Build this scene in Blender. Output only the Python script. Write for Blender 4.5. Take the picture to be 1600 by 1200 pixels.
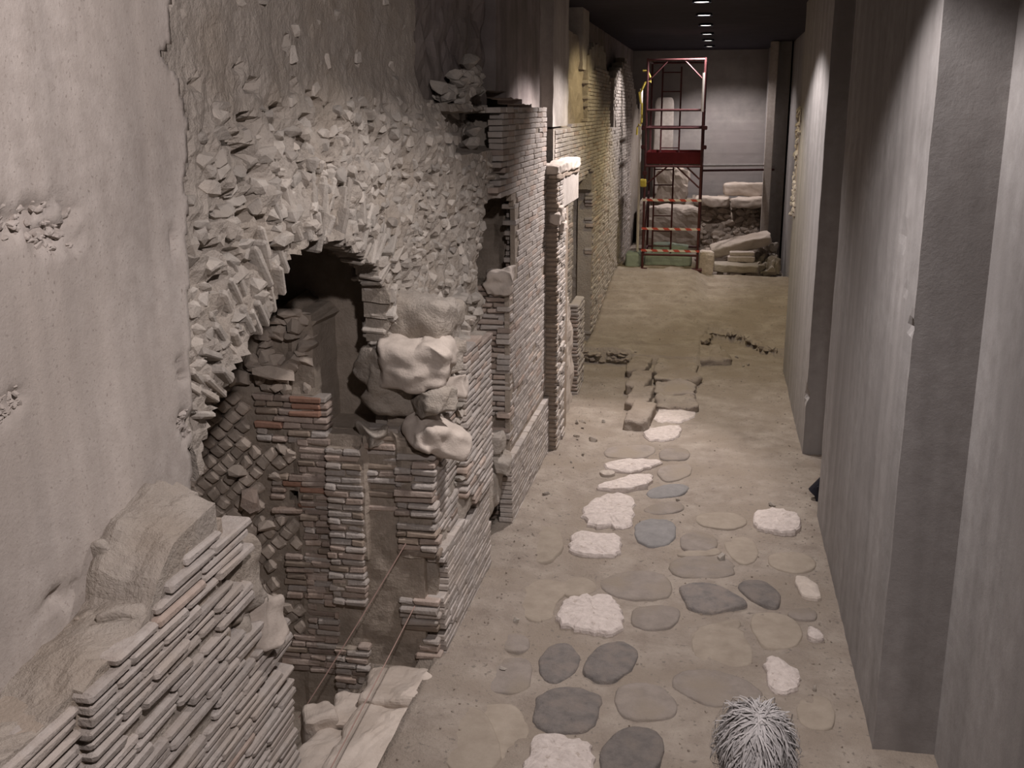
import bpy, bmesh, math, random
from mathutils import Vector, Matrix, noise, Euler
R = random.Random(7)
sc = bpy.context.scene
for o in list(bpy.data.objects): bpy.data.objects.remove(o)
COL = sc.collection

# ------------------------------------------------------------------ camera
H = 3.4
cam_d = bpy.data.cameras.new('camera'); cam = bpy.data.objects.new('camera', cam_d); COL.objects.link(cam)
cam_d.sensor_width = 36.0; cam_d.lens = 1630.0/1600.0*36.0
cam_d.clip_start = 0.05; cam_d.clip_end = 200
_dY = Vector((325., -430., 1630.)).normalized()
_dn = Vector((20., 6200., 1630.)); _dn = (_dn - _dY*_dn.dot(_dY)).normalized()
_dZ = -_dn; _dX = _dY.cross(_dZ)
_right = Vector((_dX.x, _dY.x, _dZ.x)); _down = Vector((_dX.y, _dY.y, _dZ.y)); _fwd = Vector((_dX.z, _dY.z, _dZ.z))
cm = Matrix.Identity(4)
for i in range(3):
    cm[i][0] = _right[i]; cm[i][1] = -_down[i]; cm[i][2] = -_fwd[i]
cm[2][3] = H
cam.matrix_world = cm
sc.camera = cam

# ------------------------------------------------------------------ world, lights, exposure
w = bpy.data.worlds.new('hall'); sc.world = w; w.use_nodes = True
w.node_tree.nodes['Background'].inputs[0].default_value = (0.80, 0.72, 0.82, 1)
w.node_tree.nodes['Background'].inputs[1].default_value = 0.09
sc.view_settings.view_transform = 'Standard'; sc.view_settings.look = 'None'
sc.view_settings.gamma = 1.0; sc.view_settings.use_curve_mapping = False
sc.view_settings.exposure = -0.5

def spot(name, loc, target, energy, angle, blend=0.5, col=(1, .93, .86), rad=0.05):
    d = bpy.data.lights.new(name, 'SPOT'); d.energy = energy; d.spot_size = math.radians(angle)
    d.spot_blend = blend; d.color = col; d.shadow_soft_size = rad
    o = bpy.data.objects.new(name, d); COL.objects.link(o); o.location = loc
    o.rotation_euler = (Vector(target)-Vector(loc)).to_track_quat('-Z', 'Y').to_euler()
    return o
WHITE = (1.0, .935, .93); PINK = (1.0, .915, .915); YEL = (1.0, .84, .50)
spot('ceiling_spot_ruin', (-0.05, 5.02, 4.55), (-0.05, 5.02, 0.0), 280, 126, .35, WHITE, .06)
spot('added_beam_street', (-0.05, 5.25, 4.55), (-0.15, 5.9, 0.0), 420, 84, .8, WHITE, .06)  # second, narrower beam beside the ruin spot, added to brighten the floor
spot('ceiling_spot_entry', (0.25, 1.1, 4.55), (-1.85, 2.8, 2.3), 540, 118, .6, PINK, .08)
spot('ceiling_spot_pier', (-0.27, 11.45, 4.55), (-0.27, 11.45, 0.0), 420, 130, .35, WHITE, .05)
spot('ceiling_spot_mid_floor', (-0.27, 11.0, 4.55), (-0.1, 10.4, 0.0), 300, 80, .8, WHITE, .06)
spot('added_beam_pilaster', (-0.27, 11.3, 4.55), (-1.6, 9.9, 1.4), 680, 74, .4, PINK, .05)  # wall-washing beam added beside the pier spot to brighten the brick face
spot('ceiling_spot_warm', (-0.27, 13.6, 4.55), (-0.75, 13.7, 2.6), 190, 128, .4, YEL)
spot('ceiling_spot_slope', (-0.26, 17.0, 4.55), (-0.3, 16.6, 0.4), 260, 110, .6, YEL)
spot('ceiling_spot_far_wall', (-0.26, 18.9, 4.55), (-1.7, 18.7, 1.9), 420, 90, .5, WHITE)
spot('ceiling_spot_scaffold', (-0.25, 20.7, 4.55), (0.3, 20.9, 0.8), 230, 118, .6, PINK)
spot('ceiling_spot_back', (-0.21, 22.6, 4.55), (0.2, 23.2, 0.8), 380, 124, .6, PINK)

# ------------------------------------------------------------------ materials
MATS = {}
def mat(name, c1, c2, scale=6., bump=.3, bscale=40., rough=.95, c3=None, big=1.2, vary=.25, streak=0., speck=None, bdist=.01):
    m = bpy.data.materials.new(name); m.use_nodes = True; nt = m.node_tree; N = nt.nodes; L = nt.links
    b = N['Principled BSDF']; b.inputs['Roughness'].default_value = rough
    b.inputs['Specular IOR Level'].default_value = .2
    g = N.new('ShaderNodeNewGeometry')
    n1 = N.new('ShaderNodeTexNoise'); n1.inputs['Scale'].default_value = scale; n1.inputs['Detail'].default_value = 7; n1.inputs['Roughness'].default_value = .65
    L.new(g.outputs['Position'], n1.inputs['Vector'])
    r = N.new('ShaderNodeValToRGB'); r.color_ramp.elements[0].position = .32; r.color_ramp.elements[1].position = .68
    r.color_ramp.elements[0].color = (*c1, 1); r.color_ramp.elements[1].color = (*c2, 1)
    L.new(n1.outputs['Fac'], r.inputs['Fac']); col = r.outputs['Color']
    def mix(fac, a, bcol, mode='MIX'):
        x = N.new('ShaderNodeMix'); x.data_type = 'RGBA'; x.blend_type = mode
        if isinstance(fac, float): x.inputs[0].default_value = fac
        else: L.new(fac, x.inputs[0])
        L.new(a, x.inputs[6])
        if isinstance(bcol, tuple): x.inputs[7].default_value = (*bcol, 1)
        else: L.new(bcol, x.inputs[7])
        return x.outputs[2]
    def ramp(src, lo, hi):
        x = N.new('ShaderNodeMapRange'); x.inputs[1].default_value = lo; x.inputs[2].default_value = hi
        L.new(src, x.inputs[0]); return x.outputs[0]
    if c3:
        n2 = N.new('ShaderNodeTexNoise'); n2.inputs['Scale'].default_value = big; n2.inputs['Detail'].default_value = 4
        L.new(g.outputs['Position'], n2.inputs['Vector'])
        col = mix(ramp(n2.outputs['Fac'], .45, .65), col, c3)
    if streak:
        mp = N.new('ShaderNodeMapping'); mp.inputs['Scale'].default_value = (5, 5, .22)
        L.new(g.outputs['Position'], mp.inputs['Vector'])
        n3 = N.new('ShaderNodeTexNoise'); n3.inputs['Scale'].default_value = 1.; n3.inputs['Detail'].default_value = 5
        L.new(mp.outputs[0], n3.inputs['Vector'])
        x = N.new('ShaderNodeMapRange'); x.inputs[1].default_value = .35; x.inputs[2].default_value = .65
        x.inputs[3].default_value = 1-streak; x.inputs[4].default_value = 1+streak*.5
        L.new(n3.outputs['Fac'], x.inputs[0])
        col = mix(1.0, col, x.outputs[0], 'MULTIPLY')
    if speck:
        n4 = N.new('ShaderNodeTexNoise'); n4.inputs['Scale'].default_value = speck[1]; n4.inputs['Detail'].default_value = 3
        L.new(g.outputs['Position'], n4.inputs['Vector'])
        col = mix(ramp(n4.outputs['Fac'], .62, .70), col, speck[0])
    if vary:
        oi = N.new('ShaderNodeObjectInfo'); ad = N.new('ShaderNodeMath'); ad.operation = 'ADD'
        L.new(oi.outputs['Random'], ad.inputs[0]); L.new(g.outputs['Random Per Island'], ad.inputs[1])
        fr = N.new('ShaderNodeMath'); fr.operation = 'FRACT'; L.new(ad.outputs[0], fr.inputs[0])
        x = N.new('ShaderNodeMapRange'); x.inputs[3].default_value = 1-vary; x.inputs[4].default_value = 1+vary*.6
        L.new(fr.outputs[0], x.inputs[0])
        col = mix(1.0, col, x.outputs[0], 'MULTIPLY')
    L.new(col, b.inputs['Base Color'])
    if bump:
        n5 = N.new('ShaderNodeTexNoise'); n5.inputs['Scale'].default_value = bscale; n5.inputs['Detail'].default_value = 5; n5.inputs['Roughness'].default_value = .7
        L.new(g.outputs['Position'], n5.inputs['Vector'])
        bp = N.new('ShaderNodeBump'); bp.inputs['Strength'].default_value = bump; bp.inputs['Distance'].default_value = bdist
        L.new(n5.outputs['Fac'], bp.inputs['Height']); L.new(bp.outputs[0], b.inputs['Normal'])
    MATS[name] = m
    return m
mat('concrete', (.37,.325,.29), (.47,.42,.38), 14, .35, 70, c3=(.40,.35,.31), big=.9, vary=0, streak=.16, speck=((.30,.26,.23), 75))
mat('concrete_grey', (.27,.25,.24), (.345,.325,.315), 9, .2, 50, c3=(.29,.27,.26), big=1.1, vary=0, streak=.14)
mat('concrete_dark', (.22,.18,.17), (.30,.26,.24), 5, .4, 30, c3=(.20,.17,.15), big=1.5, vary=0, streak=.2)  # darker copy of the concrete, shade of the upper panels put into its tone
mat('board_concrete', (.26,.24,.23), (.36,.33,.31), 3, .2, 30, vary=0, c3=(.30,.27,.26))
mat('earth', (.25,.205,.168), (.39,.335,.28), 4, .8, 40, c3=(.285,.235,.188), big=1.6, vary=0, speck=((.21,.178,.15), 26), bdist=.025)
mat('mortar', (.31,.272,.235), (.42,.37,.32), 9, .9, 40, c3=(.34,.29,.24), big=2.5, vary=0, bdist=.02)
mat('mortar_dark', (.27,.225,.18), (.37,.31,.255), 9, .6, 45, vary=0, bdist=.02)
mat('brick', (.36,.315,.28), (.45,.405,.37), 18, .9, 45, c3=(.40,.345,.30), big=6, vary=.16)
mat('brick_pink', (.37,.295,.25), (.47,.385,.33), 16, .8, 50, c3=(.35,.27,.22), big=6, vary=.3)
mat('brick_red', (.30,.17,.12), (.38,.225,.165), 16, .4, 60, vary=.2)
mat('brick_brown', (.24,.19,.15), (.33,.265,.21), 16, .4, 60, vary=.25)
mat('rubble', (.33,.295,.26), (.47,.425,.375), 13, .9, 45, c3=(.41,.36,.31), big=6, vary=.28)
mat('tuff', (.37,.31,.26), (.47,.40,.335), 13, .6, 50, vary=.25)
mat('basalt', (.15,.135,.125), (.235,.205,.185), 14, 1.0, 45, c3=(.235,.20,.175), big=9, vary=.15, bdist=.015)
mat('basalt_blue', (.18,.17,.163), (.235,.222,.213), 12, .6, 50, vary=.1)
mat('paving', (.235,.20,.172), (.31,.265,.23), 9, .8, 45, c3=(.27,.225,.18), big=3, vary=.15)
mat('paving_earth', (.26,.215,.17), (.33,.28,.225), 7, .4, 50, vary=.1)
mat('white_stone', (.50,.43,.39), (.66,.58,.53), 20, .7, 45, vary=.08, speck=((.44,.37,.32), 30), bdist=.02)
mat('pale_stone', (.42,.36,.31), (.52,.45,.39), 12, .5, 45, vary=.15)
mat('sill_stone', (.46,.39,.33), (.56,.485,.42), 7, .4, 40, c3=(.42,.35,.29), big=2, vary=.08)
mat('ceiling_paint', (.030,.026,.034), (.040,.035,.045), 3, 0, vary=0)
mat('steel_red', (.065,.022,.024), (.10,.036,.036), 12, 0, rough=.55, vary=0)
mat('board_red', (.09,.008,.010), (.12,.013,.014), 8, 0, rough=.6, vary=0)
mat('steel_grey', (.30,.28,.27), (.40,.37,.35), 12, 0, rough=.45, vary=0)
mat('steel_pale', (.75,.70,.64), (.85,.8,.74), 12, 0, rough=.4, vary=0)
mat('tape', (.60,.36,.32), (.70,.46,.42), 6, 0, vary=0)
mat('yellow', (.42,.33,.06), (.55,.44,.09), 12, 0, rough=.6, vary=0)
mat('green_tarp', (.30,.36,.32), (.38,.45,.40), 6, .3, 20, vary=0)
mat('black_metal', (.012,.012,.018), (.02,.02,.028), 12, 0, rough=.5, vary=0)
mat('string', (.30,.20,.17), (.38,.26,.22), 30, 0, vary=0)
mat('hair', (.33,.31,.30), (.44,.42,.41), 24, 0, rough=.7, vary=.18)
mat('skin', (.42,.27,.20), (.46,.30,.23), 12, 0, rough=.6, vary=0)
mat('coat', (.05,.05,.06), (.07,.07,.085), 12, .2, 200, vary=0)
mat('cloth_blue', (.045,.05,.08), (.06,.07,.10), 12, .2, 200, vary=0)
def emit(name, col, s):
    m = bpy.data.materials.new(name); m.use_nodes = True; b = m.node_tree.nodes['Principled BSDF']
    b.inputs['Base Color'].default_value = (*col, 1); b.inputs['Emission Color'].default_value = (*col, 1); b.inputs['Emission Strength'].default_value = s
    MATS[name] = m
emit('lamp_glow', (1, .93, .88), 6.)
# red and white striped tape
m = MATS['tape']; nt = m.node_tree
_g = nt.nodes.new('ShaderNodeNewGeometry'); _w = nt.nodes.new('ShaderNodeTexWave'); _w.inputs['Scale'].default_value = 3.2; _w.bands_direction = 'DIAGONAL'
nt.links.new(_g.outputs['Position'], _w.inputs['Vector'])
_r = nt.nodes.new('ShaderNodeValToRGB'); _r.color_ramp.interpolation = 'CONSTANT'
_r.color_ramp.elements[0].color = (.55,.10,.08,1); _r.color_ramp.elements[1].position = .5; _r.color_ramp.elements[1].color = (.75,.66,.60,1)
nt.links.new(_w.outputs['Fac'], _r.inputs['Fac']); nt.links.new(_r.outputs['Color'], nt.nodes['Principled BSDF'].inputs['Base Color'])

# ------------------------------------------------------------------ helpers
W = {}
def tag(o, label=None, cat=None, group=None, kind=None):
    if label: o['label'] = label
    if cat: o['category'] = cat
    if group: o['group'] = group
    if kind: o['kind'] = kind
    return o
def thing(name, loc, label, cat, group=None, kind='thing'):
    o = bpy.data.objects.new(name, None); COL.objects.link(o); o.location = loc; o.empty_display_size = .2
    W[o.name] = Matrix.Translation(loc)
    return tag(o, label, cat, group, kind)
def put(name, me, parent=None, Mx=None, label=None, kind=None):
    o = bpy.data.objects.new(name, me); COL.objects.link(o)
    Mx = Mx or Matrix.Identity(4); W[o.name] = Mx
    if parent is not None:
        o.parent = parent; o.matrix_local = W[parent.name].inverted() @ Mx
    else: o.matrix_world = Mx
    if label: o['label'] = label
    if kind: o['kind'] = kind
    return o
def mesh(name, verts, faces, m, smooth=False):
    me = bpy.data.meshes.new(name); me.from_pydata(verts, [], faces)
    me.materials.append(MATS[m]); 
    if smooth: me.polygons.foreach_set('use_smooth', [True]*len(me.polygons))
    me.update(); return me
def bm_mesh(name, bm, m, smooth=False):
    me = bpy.data.meshes.new(name); bm.to_mesh(me); bm.free(); me.materials.append(MATS[m])
    if smooth: me.polygons.foreach_set('use_smooth', [True]*len(me.polygons))
    return me
def fbm(p, s, oct=4): return noise.fractal(Vector(p)*s, 1.0, 2.0, oct)
def interp(tab, x):
    if x <= tab[0][0]: return tab[0][1]
    for (a, b), (c, d) in zip(tab, tab[1:]):
        if x <= c: return b + (d-b)*(x-a)/(c-a) if c > a else d
    return tab[-1][1]
def inpoly(x, y, P):
    c = False; n = len(P)
    for i in range(n):
        x1, y1 = P[i]; x2, y2 = P[i-1]
        if (y1 > y) != (y2 > y) and x < (x2-x1)*(y-y1)/(y2-y1)+x1: c = not c
    return c
def hull_mesh(name, pts, m):
    bm = bmesh.new()
    for p in pts: bm.verts.new(p)
    r = bmesh.ops.convex_hull(bm, input=bm.verts)
    bmesh.ops.delete(bm, geom=list({v for v in r['geom_interior'] if isinstance(v, bmesh.types.BMVert)} | {v for v in r['geom_unused'] if isinstance(v, bmesh.types.BMVert)}), context='VERTS')
    bmesh.ops.recalc_face_normals(bm, faces=bm.faces)
    return bm_mesh(name, bm, m)
def bevel_pts(sx, sy, sz, b, j, rr):
    P = []
    for x in (-1, 1):
        for y in (-1, 1):
            for z in (-1, 1):
                q = [rr.uniform(-j, j) for _ in range(3)]; e = b*rr.uniform(.5, 1.6)
                c = (x*sx/2, y*sy/2, z*sz/2)
                for k in range(3):
                    p = [c[i]-(0 if i == k else (x, y, z)[i]*min(e, (sx, sy, sz)[i]*.3))+q[i] for i in range(3)]
                    P.append(p)
    return P
# unit stock: bricks with length along x, depth along y, height along z
BL = [.07, .11, .15, .20, .26, .32]
STOCK = {}
def bricks_of(m, sharp=False):
    key = m+('_s' if sharp else '')
    if key not in STOCK:
        rr = random.Random(hash(m) % 100 + 5 if False else len(m)*13)
        STOCK[key] = [[hull_mesh('brick', bevel_pts(l, .11, .034, .0035 if sharp else .008, .0015 if sharp else .003, rr), m) for k in range(4)] for l in BL]
    return STOCK[key]
def rocks_of(m):
    k = 'r_'+m
    if k not in STOCK:
        rr = random.Random(len(m)*17+3); out = []
        for i in range(14):
            P = []
            for j in range(20):
                v = Vector((rr.gauss(0, 1), rr.gauss(0, 1), rr.gauss(0, 1))).normalized()
                f = (abs(v.x)**3.4+abs(v.y)**3.4+abs(v.z)**3.4)**(-1/3.4)
                v = v*f*.5*rr.uniform(.82, 1.08); P.append(v)
            out.append(hull_mesh('stone', P, m))
        STOCK[k] = out
    return STOCK[k]
def frame(O, U, V, N):
    f = Matrix.Identity(4)
    for i in range(3): f[i][0] = U[i]; f[i][1] = V[i]; f[i][2] = N[i]; f[i][3] = O[i]
    return f
FX = lambda X: frame((X, 0, 0), (0, 1, 0), (0, 0, 1), (1, 0, 0))      # u = Y, v = Z, out = +X
FY = lambda Y: frame((0, Y, 0), (1, 0, 0), (0, 0, 1), (0, -1, 0))     # u = X, v = Z, out = -Y
FXm = lambda X: frame((X, 0, 0), (0, -1, 0), (0, 0, 1), (-1, 0, 0))   # u = -Y, v = Z, out = -X
FZ = frame((0, 0, 0), (1, 0, 0), (0, 1, 0), (0, 0, 1))                # u = X, v = Y, out = +Z
def relief(name, F, u0, u1, v0, v1, step, m, depth=None, mask=None, thick=.3, ragged=0., parent=None, kind=None, smooth=False, label=None):
    """a slab with a modelled front surface, a back and rough edges wherever the mask cuts it"""
    nu = max(1, int(round((u1-u0)/step))); nv = max(1, int(round((v1-v0)/step)))
    du = (u1-u0)/nu; dv = (v1-v0)/nv
    keep = [[(mask is None or mask(u0+(i+.5)*du, v0+(j+.5)*dv)) for j in range(nv)] for i in range(nu)]
    V = []; idx = {}; 
    def vert(i, j, k):
        key = (i, j, k)
        if key not in idx:
            u = u0+i*du; v = v0+j*dv
            d = depth(u, v) if depth else 0.
            if k == 0: n = d
            elif k == 3: n = -thick
            else: n = d+(-thick-d)*k/3.
            if ragged and (0 < i < nu or 0 < j < nv):
                q = noise.noise_vector(Vector((u*7, v*7, n*6)))
                u += q.x*ragged if 0 < i < nu else 0; v += q.y*ragged if 0 < j < nv else 0
            idx[key] = len(V); V.append((u, v, n))
        return idx[key]
    Fc = []
    for i in range(nu):
        for j in range(nv):
            if not keep[i][j]: continue
            Fc.append([vert(i, j, 0), vert(i+1, j, 0), vert(i+1, j+1, 0), vert(i, j+1, 0)])
            Fc.append([vert(i, j, 3), vert(i, j+1, 3), vert(i+1, j+1, 3), vert(i+1, j, 3)])
            for (di, dj, a, b) in ((-1, 0, (0, 1), (0, 0)), (1, 0, (1, 0), (1, 1)), (0, -1, (0, 0), (1, 0)), (0, 1, (1, 1), (0, 1))):
                ii, jj = i+di, j+dj
                if 0 <= ii < nu and 0 <= jj < nv and keep[ii][jj]: continue
                for k in range(3):
                    Fc.append([vert(i+a[0], j+a[1], k+1), vert(i+b[0], j+b[1], k+1), vert(i+b[0], j+b[1], k), vert(i+a[0], j+a[1], k)])
    V = [tuple(F @ Vector(p)) for p in V]
    return put(name, mesh(name, V, Fc, m, smooth), parent, None, label, kind)
class Bag:
    """collects pieces of one kind on one thing; the largest 300 become objects, the rest one joined part"""
    def __init__(s, name, plural): s.name = name; s.plural = plural; s.it = []
    def add(s, me, Mx): s.it.append((me, Mx))
    def flush(s, parent, limit=300):
        cp = Vector((0, 0, H))
        s.it.sort(key=lambda t: (t[1].translation-cp).length)
        for me, Mx in s.it[:limit]: put(s.name, me, parent, Mx)
        rest = s.it[limit:]
        if rest:
            bym = {}
            for me, Mx in rest: bym.setdefault(me.materials[0].name, []).append((me, Mx))
            for mn, L in bym.items():
                V = []; Fc = []
                for me, Mx in L:
                    b = len(V); V += [tuple(Mx @ v.co) for v in me.vertices]
                    Fc += [[b+i for i in p.vertices] for p in me.polygons]
                put(s.plural, mesh(s.plural, V, Fc, mn), parent, None, None, 'stuff')
def courses(bag, F, u0, u1, v0, v1, ch, mats, mask=None, out=0., jit=.004, miss=.02, depth=None, lens=(1, 2, 3, 4), gap=.006, seed=0, tilt=.006, wander=0., strict=.3, sharp=False):
    """bricks laid in courses on the plane F; mats = list of (material, weight)"""
    rr = random.Random(seed); v = v0
    names = [a for a, b in mats]; ws = [b for a, b in mats]
    lmax = max(BL[i] for i in lens); lmin = min(BL[i] for i in lens)
    while v < v1-.01:
        u = u0+rr.uniform(-.015, .006); first = True; end = u1+rr.uniform(-.01, .012)
        rj = rr.gauss(0, jit*.5)
        while u < end-.02:
            l = BL[rr.choice(lens)]*rr.uniform(.88, 1.12)
            if first: l *= rr.choice((.5, .75, 1)); first = False
            if end-(u+l) < lmin*.7: l = min(end-u, lmax*1.25)
            li = min(range(len(BL)), key=lambda i: abs(BL[i]-l))
            uc = u+l/2; vc = v+ch/2+(wander*noise.noise(Vector((uc*1.5, v*3, seed))) if wander else 0)
            if (mask is None or (mask(uc, vc) and mask(uc-l*strict, vc) and mask(uc+l*strict, vc))) and rr.random() > miss:
                me = rr.choice(bricks_of(rr.choices(names, ws)[0], sharp)[li])
                d = (depth(uc, vc) if depth else 0)+out-.055+rj+rr.gauss(0, jit)
                rot = F.to_3x3() @ Matrix(((1, 0, 0), (0, 0, 1), (0, -1, 0))) @ Euler((rr.gauss(0, tilt*1.5), rr.gauss(0, tilt*.7), rr.gauss(0, tilt))).to_matrix()
                S = Matrix.Diagonal(((l-gap*.5)/BL[li], 1, (ch-gap)/.034*rr.uniform(.93, 1.05), 1))
                bag.add(me, Matrix.Translation(F @ Vector((uc, vc, d))) @ rot.to_4x4() @ S)
            u += l
        v += ch
def rock_at(bag, F, u, v, d, size, m, rr, spin=.5):
    me = rr.choice(rocks_of(m))
    rot = F.to_3x3() @ Euler((rr.uniform(-spin, spin), rr.uniform(-spin, spin), rr.uniform(-spin, spin))).to_matrix()
    bag.add(me, Matrix.Translation(F @ Vector((u, v, d))) @ rot.to_4x4() @ Matrix.Diagonal((*size, 1)))
def block_mesh(name, size, m, seg=.06, amp=.015, nscale=6., seed=0, rnd=.12, smooth=False):
    """a worn stone block centred on the origin, its base at z = 0"""
    sx, sy, sz = size; bm = bmesh.new(); bmesh.ops.create_cube(bm, size=1)
    n = max(3, min(16, int(max(size)/seg)))
    bmesh.ops.subdivide_edges(bm, edges=bm.edges, cuts=n, use_grid_fill=True)
    for v in bm.verts:
        c = v.co*2
        f = (abs(c.x)**8+abs(c.y)**8+abs(c.z)**8)**(-1/8.)
        c = c*(f*(1-0)+0)
        p = Vector((c.x*sx/2, c.y*sy/2, c.z*sz/2))
        q = noise.noise_vector(p*nscale+Vector((seed*3.1, seed*1.7, seed)))*amp + noise.noise_vector(p*nscale*3+Vector((seed, seed*2.7, 0)))*amp*.45
        v.co = p+q+Vector((0, 0, sz/2))
    return bm_mesh(name, bm, m, smooth)
def tube(name, pts, r, m, seg=8, cyclic=False):
    V = []; Fc = []; n = len(pts); P = [Vector(p) for p in pts]
    up0 = None
    for i, p in enumerate(P):
        t = (P[min(i+1, n-1)]-P[max(i-1, 0)]).normalized()
        a = t.cross(Vector((0, 0, 1)) if abs(t.z) < .9 else Vector((1, 0, 0))).normalized(); b = t.cross(a)
        for k in range(seg):
            th = 2*math.pi*k/seg; V.append(tuple(p+(a*math.cos(th)+b*math.sin(th))*r))
    for i in range(n-1):
        for k in range(seg):
            Fc.append([i*seg+k, i*seg+(k+1) % seg, (i+1)*seg+(k+1) % seg, (i+1)*seg+k])
    Fc.append(list(range(seg))[::-1]); Fc.append([(n-1)*seg+k for k in range(seg)])
    return mesh(name, V, Fc, m, False)
def box_mesh(name, x0, x1, y0, y1, z0, z1, m, bev=0.):
    bm = bmesh.new(); bmesh.ops.create_cube(bm, size=1)
    for v in bm.verts: v.co = Vector(((x0+x1)/2+v.co.x*(x1-x0), (y0+y1)/2+v.co.y*(y1-y0), (z0+z1)/2+v.co.z*(z1-z0)))
    if bev: bmesh.ops.bevel(bm, geom=list(bm.edges), offset=bev, segments=2, affect='EDGES')
    return bm_mesh(name, bm, m)

# ------------------------------------------------------------------ floor
BASE = [(0, 0), (12, 0), (13.5, .02), (15, .12), (16.5, .38), (18.2, .62), (25, .6)]
LIP = [(-.11, 15.05), (0, 15.76), (.37, 15.68), (.66, 15.27), (.73, 14.81), (.93, 14.68), (1.7, 14.6)]
RIGHT = [(0, 0), (12, 0), (15, .09), (16.5, .31), (18.2, .44), (19.2, .48), (19.45, .26), (25, .3)]
def zf(x, y):
    k = max(0, min(1, (x+.35)/.3))
    z = interp(BASE, y)*(1-k)+interp(RIGHT, y)*k
    if x < -1.06 and y > 14.05: z = max(z, .20)
    elif x < -1.06 and 13.75 < y <= 14.05: z -= .05
    elif x < -.1 and y > 13.9: z = max(z, .16)
    elif x >= -.1 and y > 12.5:
        l = interp(LIP, x)
        z = min(z, .03) if y < l else max(z, .13)
    if y < 11 and x < -1.15: z += .05*min(1, (-1.15-x)/.2)
    if x < -2.1 and 2.5 < y < 5.95: z = -.48
    elif x < -1.62 and y < 5.72 and x >= -2.1: z = -.14
    elif x < -1.75: z -= .1
    n = fbm((x, y, 0), 1.3)*.012+fbm((x, y, 3), 5, 4)*.011
    if y > 14.2 and y < 19.2:
        t = z+fbm((x*.45, y*.9, 9), 2.0, 4)*.05; q = round(t/.05)*.05
        z = z*.35+(q*.75+t*.25)*.65; n += fbm((x*.5, y*2.0, 9), 2.4, 5)*.015
    return z+n
def grid_mesh(name, xs, ys, f, m):
    V = [(x, y, f(x, y)) for y in ys for x in xs]; nx = len(xs)
    Fc = [[j*nx+i, j*nx+i+1, (j+1)*nx+i+1, (j+1)*nx+i] for j in range(len(ys)-1) for i in range(nx-1)]
    return mesh(name, V, Fc, m, True)
xs = [-3.4+.1*i for i in range(13)]+[-2.16+.045*i for i in range(86)]
ys = [-1+.25*i for i in range(16)]+[3+.045*i for i in range(300)]+[16.5+.045*i for i in range(66)]+[19.5+.07*i for i in range(76)]
floor = put('floor', grid_mesh('floor', xs, ys, zf, 'earth'))
tag(floor, 'trampled earth street floor with old paving stones between the ruin and concrete wall', 'floor', None, 'structure')

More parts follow.
